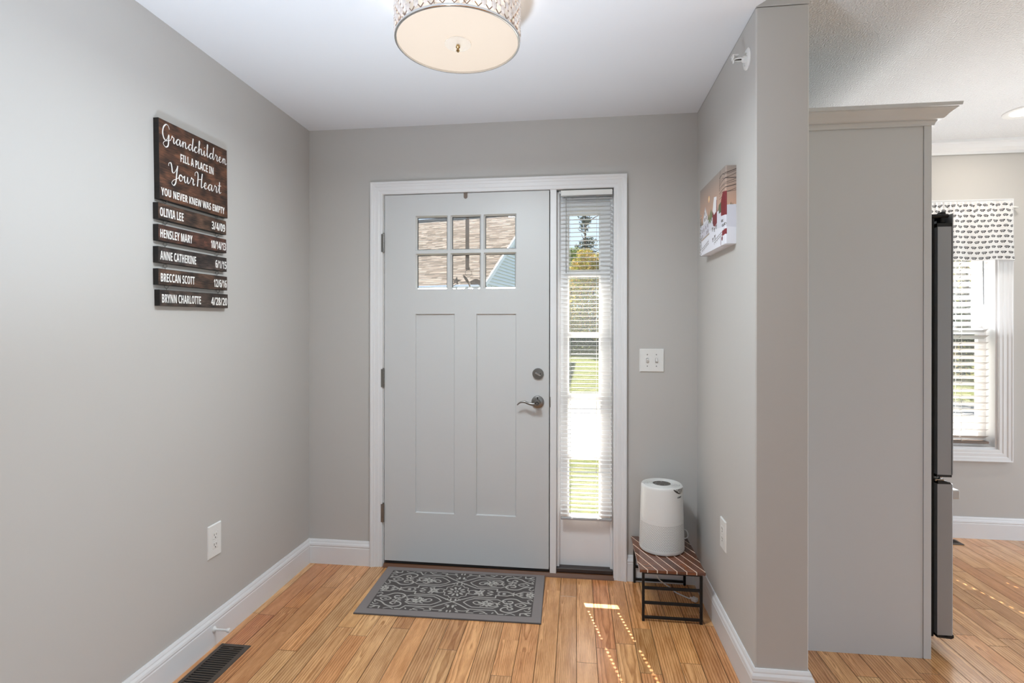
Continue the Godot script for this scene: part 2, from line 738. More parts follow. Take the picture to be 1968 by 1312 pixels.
# dark stained pine: cloudy stain, streaks and a few knots
func stain_texture() -> ImageTexture:
	var W := 512
	var S := 512
	var n := FastNoiseLite.new()
	n.seed = 14
	n.frequency = 1.0
	n.fractal_octaves = 2
	var knots := [Vector3(150, 70, 16), Vector3(400, 180, 20), Vector3(300, 310, 14), Vector3(90, 420, 18), Vector3(330, 470, 15), Vector3(460, 400, 12)]
	var data := PackedByteArray()
	data.resize(W * S * 3)
	var at := 0
	for y in S:
		for x in W:
			var yy := float(y)
			var dark := 0.0
			for k in knots:
				var dx: float = (x - k.x) / (k.z * 2.2)
				var dy: float = (y - k.y) / k.z
				var q := dx * dx + dy * dy
				if q < 9.0:
					yy += dy * k.z * 0.5 * exp(-q * 0.5)
					dark += exp(-q * 1.6)
			var g := n.get_noise_2d(x * 0.012, yy * 0.16)
			var c := n.get_noise_2d(x * 0.009 + 50.0, y * 0.013)
			var f := n.get_noise_2d(x * 0.05 + 90.0, yy * 0.7)
			var m := clampf(0.5 + g * 0.45 + c * 0.55 + f * 0.16 - dark * 0.5, 0.0, 1.0)
			data[at] = int(255.0 * (0.30 + 0.66 * m))
			data[at + 1] = int(255.0 * (0.27 + 0.60 * m))
			data[at + 2] = int(255.0 * (0.26 + 0.55 * m))
			at += 3
	return tex(Image.create_from_data(W, S, false, Image.FORMAT_RGB8, data))

# board in the plank texture: uv of track k
func track_uv(k: int, s: float, t: float) -> Vector2:
	return Vector2(s / 1.4, (k + 0.03 + clampf(t, 0, 1) * 0.94) / 8.0)

# ---------------------------------------------------------------- shell
func shell() -> void:
	var b := Mb.new()
	# left wall
	b.span(Vector3(XL - 0.15, 0, -0.15), Vector3(XL, HK, ZB + 0.15))
	struct("wall_left", b, M.wall_paint)
	# back wall with the door and sidelight opening
	b = Mb.new()
	b.plate(Rect2(XL, 0, XR - XL, HK), [Rect2(-0.004, -0.01, 1.262, 2.076)], 0.0, -0.15)
	struct("wall_back", b, M.wall_paint)
	# right wall, its end towards the room, with the drywall joint below the ceiling
	b = Mb.new()
	b.span(Vector3(XR, 0, ZK - 0.15), Vector3(XP, H, ZP), 0.004)
	var wr := struct("wall_right", b, M.wall_paint)
	b = Mb.new()
	b.span(Vector3(XR - 0.001, H + 0.001, ZK - 0.15), Vector3(XP + 0.001, HK, ZP + 0.002), 0.001)
	part("header", b, M.wall_paint, wr)
	# kitchen wall with its window
	b = Mb.new()
	b.plate(Rect2(XP, 0, XE + 0.15 - XP, HK), [Rect2(2.76, 0.565, 0.937, 1.5)], ZK, ZK - 0.15)
	struct("wall_kitchen", b, M.wall_paint)
	# walls behind the camera
	b = Mb.new()
	b.plate(Rect2(XL - 0.15, 0, XE + 0.3 - XL + 0.15, HK), [Rect2(0.9, 0.6, 3.4, 1.7)], ZB + 0.15, ZB)
	struct("wall_rear", b, M.wall_paint)
	b = Mb.new()
	b.xf = Transform3D(Basis(Vector3.UP, -PI / 2), Vector3(XE, 0, 0))
	b.plate(Rect2(ZK, 0, ZB - ZK, HK), [Rect2(-0.3, 0.08, 2.6, 2.05)], 0.0, -0.15)
	struct("wall_east", b, M.wall_paint)
	# ceilings
	b = Mb.new()
	b.prism(pv([XL - 0.1, -0.1, XR, -0.1, XR, 0.8956, 1.81, 1.085, 1.95, ZB, XL - 0.1, ZB]), Vector3(0, H, 0), Vector3.RIGHT, Vector3.BACK, Vector3(0, HK - H - 0.0005, 0))
	struct("ceiling", b, M.ceiling_paint)
	b = Mb.new()
	b.span(Vector3(XL - 0.15, HK, ZK - 0.15), Vector3(XE + 0.15, HK + 0.2, ZB + 0.15))
	struct("ceiling", b, M.textured_ceiling)

func floor_boards() -> void:
	var b := Mb.new()
	b.span(Vector3(XL - 0.15, -0.2, ZK - 0.15), Vector3(XE + 0.15, -0.016, ZB + 0.15))
	var fl := struct("floor", b, M.subfloor)
	var joints := {3: [0.583], 6: [0.708, 1.52], 9: [0.844, 1.65], 13: [0.724, 1.62], 15: [0.578], 16: [0.455, 0.76], -2: [0.794], 0: [0.604], -3: [0.27, 1.28], -5: [0.551, 1.3], 14: [0.62, 1.5], -1: [1.02], 2: [0.16, 1.25], 4: [0.95], 5: [0.27, 1.44], 7: [0.30, 1.34], 8: [1.12], 10: [0.36, 1.26], 11: [0.98], 12: [0.21, 1.33],
		33: [0.33], 35: [0.34], 36: [0.088, 0.98], 38: [-0.326, 0.75], 28: [0.672]}
	var tone := {12: [1.02, 0.94, 0.92], 13: [0.98, 0.9, 0.86], 14: [0.9, 0.74, 0.68], 15: [1.04, 1.0, 0.95], -5: [0.78, 0.62, 0.55], -4: [0.8, 0.68, 0.58], 16: [0.98, 0.95, 0.9]}
	var rest := Mb.new()
	var r := RandomNumberGenerator.new()
	r.seed = 5
	for k in range(-6, 74):
		var x0 := 0.008 + PITCH * k
		var x1 := x0 + PITCH
		x0 = maxf(x0, XL - 0.001)
		x1 = minf(x1, XE)
		if x1 - x0 < 0.01:
			continue
		var z := 0.0 if x1 < XR + 0.05 else ZK
		z -= 0.0 if x1 >= XR + 0.05 else 0.005
		if x0 > -0.03 and x1 < 1.3:
			z = -0.004
		var cuts := [z]
		for j in joints.get(k, []):
			cuts.push_back(j)
		var zz: float = cuts[-1]
		if not joints.has(k):
			zz += r.randf_range(0.1, 0.9)
			cuts.push_back(zz)
		while zz < ZB - 0.3:
			zz += r.randf_range(0.55, 1.25)
			cuts.push_back(minf(zz, ZB))
		if cuts[-1] < ZB:
			cuts.push_back(ZB)
		for i in cuts.size() - 1:
			var a: float = cuts[i]
			var c: float = cuts[i + 1]
			var far := a > 2.1 or x0 > 4.1
			var p := rest if far else Mb.new()
			var t: Array = tone.get(k, [1, 1, 1])
			var lum := r.randf_range(0.74, 1.08)
			var red := r.randf_range(-0.06, 0.12)
			if t[0] != 1 and i > 0 and k == 14 and a < 0.6:
				t = [1, 1, 1]
			p.col = Color(1.0 * lum * t[0], 0.81 * lum * (1.0 - red) * t[1], 0.63 * lum * (1.0 - red * 1.6) * t[2])
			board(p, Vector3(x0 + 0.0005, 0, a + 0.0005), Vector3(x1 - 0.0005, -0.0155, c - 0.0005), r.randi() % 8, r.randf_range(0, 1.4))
			if not far:
				part("plank", p, M.oak, fl)
	var st := part("planks_beyond", rest, M.oak, fl)
	st.set_meta("kind", "stuff")

func board(p: Mb, a: Vector3, b: Vector3, k: int, s0: float) -> void:
	var e := 0.0009
	var y := a.y
	var yb := b.y
	var lim := minf(s0 + (b.z - a.z), 9.0)
	var ta := Vector3(a.x + e, y, a.z + e)
	var tb := Vector3(b.x - e, y, a.z + e)
	var td := Vector3(b.x - e, y, b.z - e)
	var te := Vector3(a.x + e, y, b.z - e)
	p.quad_uv(te, td, tb, ta, track_uv(k, lim, 0), track_uv(k, lim, 1), track_uv(k, s0, 1), track_uv(k, s0, 0))
	var q := [Vector3(a.x, y - e, a.z), Vector3(b.x, y - e, a.z), Vector3(b.x, y - e, b.z), Vector3(a.x, y - e, b.z)]
	var o := [ta, tb, td, te]
	var d := Vector3(0, yb - y + e, 0)
	var mid := track_uv(k, s0, 0.5)
	p.col = p.col * 0.45      # bevels and sides darkened to draw the seams
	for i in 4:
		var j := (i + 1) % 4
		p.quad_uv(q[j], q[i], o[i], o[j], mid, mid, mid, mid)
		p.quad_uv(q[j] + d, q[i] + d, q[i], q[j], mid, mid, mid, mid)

# ---------------------------------------------------------------- mouldings
func base_profile() -> PackedVector2Array:
	return pv([0, 0, 0.015, 0, 0.015, 0.093, 0.0135, 0.096, 0.0135, 0.1, 0.0155, 0.103, 0.0135, 0.112, 0.009, 0.12, 0.0085, 0.124, 0.0065, 0.129, 0.0045, HB, 0, HB])

func case_profile() -> PackedVector2Array:
	return pv([0, 0, 0.010, 0.001, 0.012, 0.004, 0.012, 0.018, 0.0145, 0.022, 0.015, 0.04, 0.017, 0.043, 0.018, 0.053, 0.021, 0.057, 0.022, 0.062, 0.022, 0.067, 0.020, 0.0685, 0, 0.0685])

func mouldings() -> void:
	var p := base_profile()
	var b := Mb.new()
	b.mould(p, Vector3(XL, 0, ZB), Vector3(XL, 0, 0), Vector3.RIGHT, Vector3.UP, Vector2.ZERO, Vector2(-1, 0))
	struct("baseboard_left", b, M.trim_white)
	b = Mb.new()
	b.mould(p, Vector3(XL, 0, 0), Vector3(-0.0776, 0, 0), Vector3.BACK, Vector3.UP, Vector2(1, 0))
	struct("baseboard_back", b, M.trim_white)
	b = Mb.new()
	b.mould(p, Vector3(1.3215, 0, 0), Vector3(XR, 0, 0), Vector3.BACK, Vector3.UP, Vector2.ZERO, Vector2(-1, 0))
	struct("baseboard_back", b, M.trim_white)
	b = Mb.new()
	b.mould(p, Vector3(XR, 0, 0), Vector3(XR, 0, ZP), Vector3.LEFT, Vector3.UP, Vector2(1, 0), Vector2(1, 0))
	b.mould(p, Vector3(XR, 0, ZP), Vector3(XP, 0, ZP), Vector3.BACK, Vector3.UP, Vector2(-1, 0), Vector2(1, 0))
	b.mould(p, Vector3(XP, 0, ZP), Vector3(XP, 0, 0.533), Vector3.RIGHT, Vector3.UP, Vector2(-1, 0), Vector2.ZERO)
	struct("baseboard_right", b, M.trim_white)
	b = Mb.new()
	b.mould(p, Vector3(XP, 0, ZK), Vector3(XE, 0, ZK), Vector3.BACK, Vector3.UP)
	struct("baseboard_kitchen", b, M.trim_white)
	# crown on the kitchen wall
	b = Mb.new()
	b.mould(pv([0, 0, 0.008, 0, 0.012, -0.006, 0.012, 0.012, 0.03, 0.03, 0.045, 0.052, 0.06, 0.058, 0.066, 0.074, 0, 0.074]), Vector3(XP, HK - 0.074, ZK), Vector3(XE, HK - 0.074, ZK), Vector3.BACK, Vector3.UP)
	struct("trim_1", b, M.trim_white)
	# casing round the door and the sidelight
	var c := case_profile()
	b = Mb.new()
	b.mould(c, Vector3(-0.009, 0, 0), Vector3(-0.009, 2.063, 0), Vector3.BACK, Vector3.LEFT, Vector2.ZERO, Vector2(0, 1))
	b.mould(c, Vector3(-0.009, 2.063, 0), Vector3(1.253, 2.063, 0), Vector3.BACK, Vector3.UP, Vector2(0, -1), Vector2(0, 1))
	b.mould(c, Vector3(1.253, 2.063, 0), Vector3(1.253, 0, 0), Vector3.BACK, Vector3.RIGHT, Vector2(0, -1), Vector2.ZERO)
	struct("trim_2", b, M.trim_white)

# ---------------------------------------------------------------- front door
func front_door() -> void:
	var D := struct_root("door_1")
	var b := Mb.new()
	# jambs, stop, mullion between door and sidelight
	b.span(Vector3(-0.0045, 0, -0.15), Vector3(-0.0035, 2.065, 0.0))
	b.span(Vector3(-0.0045, 2.0645, -0.15), Vector3(0.92, 2.066, 0.0))
	b.span(Vector3(0.919, 0, -0.15), Vector3(0.953, 2.066, 0.004), 0.002)
	part("jamb", b, M.trim_white, D)
	b = Mb.new()
	b.span(Vector3(-0.004, 0.0, -0.075), Vector3(0.012, 2.066, -0.045))
	b.span(Vector3(0.898, 0.0, -0.075), Vector3(0.9195, 2.066, -0.045))
	b.span(Vector3(-0.004, 2.05, -0.075), Vector3(0.919, 2.066, -0.045))
	part("weather_strip", b, M.rubber, D)
	# slab
	b = Mb.new()
	var lite := Rect2(0.1755, 1.5385, 0.562, 0.403)
	var pl := Rect2(0.1765, 0.305, 0.2205, 1.0965)
	var pr := Rect2(0.5177, 0.3055, 0.2193, 1.0955)
	b.plate(Rect2(0.0, 0.034, 0.914, 2.0265), [lite, pl, pr], 0.0, -0.044)
	part("slab", b, M.door_white, D)
	for q in [pl, pr]:
		b = Mb.new()
		var s := 0.004
		b.span(Vector3(q.position.x, q.position.y, -0.036), Vector3(q.end.x, q.end.y, -0.009))
		bevel_ring(b, q, 0.0, s, -0.009)
		part("recessed_panel", b, M.door_white, D)
	# glazing grille with sloping beads: six lites
	var cols := [[0.1755, 0.3585], [0.3725, 0.5435], [0.5575, 0.7375]]
	var rows := [[1.7495, 1.9415], [1.5385, 1.7335]]
	var holes := []
	for c in cols:
		for r in rows:
			holes.push_back(Rect2(c[0], r[0], c[1] - c[0], r[1] - r[0]))
	b = Mb.new()
	b.plate(lite, holes, 0.0, -0.016)
	b.plate(lite, holes, -0.028, -0.043)
	for q in holes:
		bevel_ring(b, q, 0.0, 0.008, -0.016)
	part("grille", b, M.door_white, D)
	b = Mb.new()
	for q in holes:
		b.plate(q.grow(-0.004), [q.grow(-0.0095)], -0.0165, -0.0275)
	part("gasket", b, M.rubber, D)
	for q in holes:
		b = Mb.new()
		b.span(Vector3(q.position.x + 0.005, q.position.y + 0.005, -0.024), Vector3(q.end.x - 0.005, q.end.y - 0.005, -0.020))
		part("pane", b, M.glass, D)
	# sweep and threshold
	b = Mb.new()
	b.span(Vector3(0.001, 0.018, -0.04), Vector3(0.913, 0.0335, -0.003), 0.002)
	part("door_sweep", b, M.rubber, D)
	b = Mb.new()
	b.prism(pv([0, 0, 0.018, 0, 0.014, 0.006, 0.0, 0.017, -0.15, 0.019, -0.15, 0]), Vector3(-0.003, 0.0005, 0.002), Vector3.BACK, Vector3.UP, Vector3(1.259, 0, 0))
	part("threshold", b, M.threshold, D)
	# hinges: leaf on the jamb and knuckles
	for y in [1.795, 1.046, 0.298]:
		b = Mb.new()
		for k in 5:
			b.lathe(pv([0, 0, 0.0055, 0, 0.0055, 0.0195, 0, 0.0195]), Vector3(-0.0035, y - 0.05 + k * 0.0203, 0.0065), 10)
		b.lathe(pv([0, 0, 0.004, 0.0, 0.005, 0.003, 0, 0.006]), Vector3(-0.0035, y + 0.0515, 0.0065), 10)
		var hg := part("hinge", b, M.nickel, D)
		b = Mb.new()
		b.span(Vector3(-0.017, y - 0.05, 0.0095), Vector3(-0.004, y + 0.05, 0.0125), 0.0005)
		part("hinge_leaf", b, M.nickel, hg)
	# deadbolt
	var zr := Basis(Vector3.RIGHT, PI / 2)     # local y -> +z
	var c0 := Vector3(0.8548, 1.079, 0)
	b = Mb.new()
	b.lathe(pv([0.0305, 0, 0.0305, 0.004, 0.029, 0.009, 0.026, 0.012, 0, 0.0125]), c0, 36, zr)
	var db := part("deadbolt", b, M.nickel, D)
	b = Mb.new()
	b.xf = Transform3D(Basis(Vector3.BACK, -0.5), c0 + Vector3(0, 0, 0.02))
	b.box(Vector3(0.001, 0, 0), Vector3(0.034, 0.008, 0.017), 0.003)
	part("thumb_turn", b, M.chrome, db)
	b = Mb.new()
	b.lathe(pv([0.003, 0, 0.003, 0.0005, 0, 0.0005]), c0 + Vector3(0.013, 0.0, 0.0122), 10, zr)
	part("screw_hole", b, M.black, db)
	# lever handle
	var c1 := Vector3(0.8536, 0.928, 0)
	b = Mb.new()
	b.lathe(pv([0.034, 0, 0.034, 0.004, 0.032, 0.009, 0.027, 0.011, 0.016, 0.013, 0.0135, 0.02, 0.0135, 0.045, 0.015, 0.047, 0.015, 0.056, 0.013, 0.058, 0, 0.058]), c1, 36, zr)
	var hd := part("lever_handle", b, M.nickel, D)
	b = Mb.new()
	var path := []
	var rad := []
	for p in smooth(pv([0.004, -0.002, -0.02, -0.007, -0.042, -0.004, -0.066, 0.004, -0.086, 0.003, -0.1, -0.006, -0.106, -0.0125]), 5):
		path.push_back(c1 + Vector3(p.x, p.y, 0.05 + p.x * 0.06))
		rad.push_back(lerpf(0.0095, 0.0035, clampf(-p.x / 0.106, 0, 1)))
	b.tube(path, rad, 10)
	part("lever", b, M.nickel, hd)
	b = Mb.new()
	b.lathe(pv([0.0085, 0, 0.0085, 0.001, 0, 0.001]), c1 + Vector3(0, 0, 0.058), 16, zr)
	var cyl := part("lock_button", b, M.black, hd)
	cyl.set_meta("label", "black lock button ring")
	b = Mb.new()
	b.box(c1 + Vector3(0.0005, 0, 0.061), Vector3(0.0038, 0.0105, 0.006), 0.001)
	part("lock_tab", b, M.chrome, hd)
	b = Mb.new()
	b.box(c1 + Vector3(0, 0.021, 0.0125), Vector3(0.006, 0.013, 0.003), 0.001)
	part("release_slot", b, M.black, hd)
	# strike plate
	b = Mb.new()
	b.span(Vector3(0.9175, 0.9, -0.03), Vector3(0.9225, 0.957, 0.0055), 0.001)
	part("strike_plate", b, M.chrome, D)
	wreath()

func bevel_ring(b: Mb, q: Rect2, z0: float, inset: float, z1: float) -> void:
	var i := q.grow(-inset)
	var o := [Vector3(q.position.x, q.position.y, z0), Vector3(q.end.x, q.position.y, z0), Vector3(q.end.x, q.end.y, z0), Vector3(q.position.x, q.end.y, z0)]
	var n := [Vector3(i.position.x, i.position.y, z1), Vector3(i.end.x, i.position.y, z1), Vector3(i.end.x, i.end.y, z1), Vector3(i.position.x, i.end.y, z1)]
	for k in 4:
		var m := (k + 1) % 4
		b.quad(o[k], o[m], n[m], n[k])

# hanger over the door and the star wreath outside on it
func wreath() -> void:
	var o := thing("wreath_hanger", "brown metal strap hooked over the top edge of the white front door", "hanger")
	var b := Mb.new()
	# front lip with a rounded end
	var lip := PackedVector2Array([Vector2(-0.0105, 0.0), Vector2(-0.0105, -0.022)])
	for k in 9:
		var a := PI + PI * k / 8.0
		lip.push_back(Vector2(cos(a) * 0.0105, -0.024 + sin(a) * 0.0105))
	lip.push_back(Vector2(0.0105, 0.0))
	b.prism(lip, Vector3(0.458, 2.0635, 0.0008), Vector3.RIGHT, Vector3.UP, Vector3(0, 0, 0.0016))
	b.span(Vector3(0.4475, 2.0610, -0.047), Vector3(0.4685, 2.0635, 0.0024), 0.0004)
	part("front_lip", b, M.hanger_brown, o)
	b = Mb.new()
	b.span(Vector3(0.4475, 1.655, -0.0475), Vector3(0.4685, 2.0635, -0.0455), 0.0004)
	part("strap", b, M.hanger_brown, o)
	b = Mb.new()
	var hook := []
	for k in 9:
		var a := PI * k / 8.0
		hook.push_back(Vector3(0.458, 1.662 - sin(a) * 0.014, -0.0565 + cos(a) * 0.009))
	for x in [-0.008, 0.0, 0.008]:
		var h2 := []
		for p in hook:
			h2.push_back(p + Vector3(x, 0, 0))
		b.tube(h2, 0.0032, 8)
	part("hook", b, M.hanger_brown, o)

	var w := thing("star_wreath", "dark metal wreath of stars and ribbon scrolls hanging outside behind the door panes", "wreath")
	var z := -0.062
	b = Mb.new()
	var ring := []
	for k in 24:
		ring.push_back(Vector3(0.462 + cos(TAU * k / 24) * 0.0185, 1.630 + sin(TAU * k / 24) * 0.0185, z + 0.002))
	b.tube(ring, 0.001, 6, true)
	part("hanging_ring", b, M.rust_metal, w)
	# wire hoop; only its top shows through the panes
	b = Mb.new()
	var hoop := []
	for k in 60:
		hoop.push_back(Vector3(0.452 + cos(TAU * k / 60) * 0.15, 1.432 + sin(TAU * k / 60) * 0.15, z))
	b.tube(hoop, 0.0022, 6, true)
	part("hoop", b, M.rust_metal, w)
	for s in [[0.391, 1.588, 0.026, 0.15], [0.393, 1.529, 0.011, 0.5], [0.583, 1.537, 0.023, 0.35], [0.31, 1.45, 0.02, 0.1], [0.56, 1.36, 0.022, 0.4]]:
		b = Mb.new()
		star(b, Vector3(s[0], s[1], z - 0.004), s[2], s[3])
		part("star", b, M.rust_metal, w)
	# ribbon curls: bent strips of sheet metal
	for rb in [[0.432, 1.618, 0.468, 1.556, 0.016], [0.47, 1.575, 0.548, 1.572, 0.030], [0.545, 1.578, 0.556, 1.51, 0.022], [0.56, 1.503, 0.64, 1.512, 0.034], [0.352, 1.545, 0.372, 1.526, 0.016], [0.3, 1.505, 0.35, 1.545, 0.03], [0.365, 1.48, 0.38, 1.52, 0.02], [0.3, 1.33, 0.33, 1.4, 0.03], [0.55, 1.3, 0.6, 1.4, 0.03]]:
		b = Mb.new()
		ribbon(b, Vector2(rb[0], rb[1]), Vector2(rb[2], rb[3]), rb[4], z - 0.005)
		part("ribbon_curl", b, M.rust_metal, w)

func star(b: Mb, c: Vector3, r: float, turn: float) -> void:
	var p := PackedVector2Array()
	for k in 10:
		var q := r if k % 2 == 0 else r * 0.42
		p.push_back(Vector2(sin(turn + PI * k / 5.0), cos(turn + PI * k / 5.0)) * q)
	for k in 10:      # low pyramid front, flat back
		var m := (k + 1) % 10
		var a := c + Vector3(p[k].x, p[k].y, 0)
		var d := c + Vector3(p[m].x, p[m].y, 0)
		b.tri(c + Vector3(0, 0, 0.006), d, a)
		b.tri(c + Vector3(0, 0, -0.001), a, d)

func ribbon(b: Mb, a: Vector2, e: Vector2, w: float, z: float) -> void:
	var d := e - a
	var n := Vector2(-d.y, d.x).normalized()
	var top := []
	var bot := []
	for k in 9:
		var t := k / 8.0
		var c := a + d * t + n * sin(PI * t) * w * 0.25
		var hw := w * 0.5 * (0.55 + 0.45 * sin(PI * clampf(t * 1.2, 0, 1)))
		var zz := z + sin(t * PI * 1.5) * 0.008
		top.push_back(Vector3(c.x + n.x * hw, c.y + n.y * hw, zz + 0.004))
		bot.push_back(Vector3(c.x - n.x * hw, c.y - n.y * hw, zz - 0.004))
	for k in 8:
		b.quad(bot[k], bot[k + 1], top[k + 1], top[k])
		var g := Vector3(0, 0, -0.001)
		b.quad(top[k] + g, top[k + 1] + g, bot[k + 1] + g, bot[k] + g)

# ---------------------------------------------------------------- sidelight and its blind
const LITES := [[1.6364, 1.9351], [1.3023, 1.5996], [0.9711, 1.2712], [0.637, 0.9343], [0.3101, 0.6087]]

func sidelight() -> void:
	var W := struct_root("window_1")
	var b := Mb.new()
	# beads against mullion and casing
	for x in [[0.953, 0.969], [1.2385, 1.2535]]:
		b.span(Vector3(x[0], 0.018, -0.10), Vector3(x[1], 2.066, -0.026), 0.004)
	b.span(Vector3(0.953, 2.050, -0.10), Vector3(1.2535, 2.066, -0.026), 0.004)
	b.span(Vector3(1.2535, 0, -0.15), Vector3(1.258, 2.066, 0.0))
	part("frame", b, M.trim_white, W)
	var holes := []
	for r in LITES:
		holes.push_back(Rect2(1.012, r[0] - 0.009, 0.176, r[1] - r[0] + 0.018))
	b = Mb.new()
	b.plate(Rect2(0.969, 0.036, 0.2695, 2.014), holes, -0.050, -0.064)
	b.plate(Rect2(0.969, 0.036, 0.2695, 2.014), holes, -0.072, -0.092)
	for q in holes:
		bevel_ring(b, q, -0.050, 0.009, -0.064)
	part("panel", b, M.trim_white, W)
	for q in holes:
		b = Mb.new()
		b.span(Vector3(q.position.x - 0.005, q.position.y - 0.005, -0.070), Vector3(q.end.x + 0.005, q.end.y + 0.005, -0.066))
		part("pane", b, M.glass, W)
	b = Mb.new()
	b.span(Vector3(0.953, 0.0185, -0.06), Vector3(1.252, 0.041, -0.006), 0.003)
	part("sill", b, M.sill_brown, W, "dark brown sill strip")

	# the blind
	var B := thing("mini_blind", "white narrow slatted blind with tilt wand covering the tall window beside the front door", "blind")
	b = Mb.new()
	b.span(Vector3(0.976, 2.028, -0.02), Vector3(1.247, 2.057, 0.006), 0.002)
	part("headrail", b, M.plastic_white, B)
	b = Mb.new()
	b.span(Vector3(0.9755, 2.023, 0.004), Vector3(1.2475, 2.029, 0.0075), 0.001)
	part("headrail_lip", b, M.nickel, B)
	var zc := -0.010
	var sm := slat_mesh(0.9765, 1.2465, 0.0252, [1.0365, 1.1745], 0.0085, 0.009, 0.0016)
	var y := 0.334
	var k := 0
	while y < 2.02:
		inst("slat", sm, M.slat_white, B, Transform3D(Basis.IDENTITY, Vector3(0, y, zc)))
		y += 0.0224
		k += 1
	b = Mb.new()
	b.span(Vector3(0.977, 0.302, zc - 0.009), Vector3(1.247, 0.3155, zc + 0.011), 0.003)
	var br := part("bottom_rail", b, mk("rail_backlit_grey", rgb(168, 168, 170), 0.4), B)  # backlit shade of the rail put into its grey
	for x in [1.0365, 1.1745]:
		b = Mb.new()
		b.box(Vector3(x, 0.312, zc + 0.0125), Vector3(0.012, 0.006, 0.003), 0.001)
		part("rail_clip", b, M.plastic_white, br)
	for x in [1.0365, 1.1745]:
		b = Mb.new()
		for dz in [-0.0132, 0.0132]:
			b.span(Vector3(x - 0.0095, 0.315, zc + dz - 0.0005), Vector3(x - 0.0085, 2.028, zc + dz + 0.0005))
		part("ladder_cord", b, M.cord_white, B)
	b = Mb.new()
	b.tube([Vector3(1.004, 2.022, 0.012), Vector3(1.0042, 1.8, 0.0125), Vector3(1.0045, 1.615, 0.0125)], 0.0022, 6)
	part("tilt_wand", b, M.nickel, B, "grey tilt wand")

func slat_mesh(x0: float, x1: float, w: float, holes: Array, hx: float, hz: float, crown: float) -> ArrayMesh:
	var b := Mb.new()
	var xs := [x0]
	for h in holes:
		xs.push_back(h - hx * 0.5)
		xs.push_back(h + hx * 0.5)
	xs.push_back(x1)
	var zs := [-w * 0.5, -w * 0.38, -hz * 0.5, hz * 0.5, w * 0.38, w * 0.5]
	var hgt := func(z: float) -> float: return crown * (1.0 - pow(z / (w * 0.5), 2.0))
	var th := 0.0005
	for i in xs.size() - 1:
		for j in zs.size() - 1:
			if i % 2 == 1 and j == 2:
				continue
			var za: float = zs[j]
			var zb: float = zs[j + 1]
			var ya: float = hgt.call(za)
			var yb: float = hgt.call(zb)
			var p := [Vector3(xs[i], ya, za), Vector3(xs[i + 1], ya, za), Vector3(xs[i + 1], yb, zb), Vector3(xs[i], yb, zb)]
			b.quad(p[3], p[2], p[1], p[0])
			var g := Vector3(0, -th, 0)
			b.quad(p[0] + g, p[1] + g, p[2] + g, p[3] + g)
			if j == 0:
				b.quad(p[0], p[1], p[1] + g, p[0] + g)
			if j == zs.size() - 2:
				b.quad(p[2], p[3], p[3] + g, p[2] + g)
	return b.mesh()

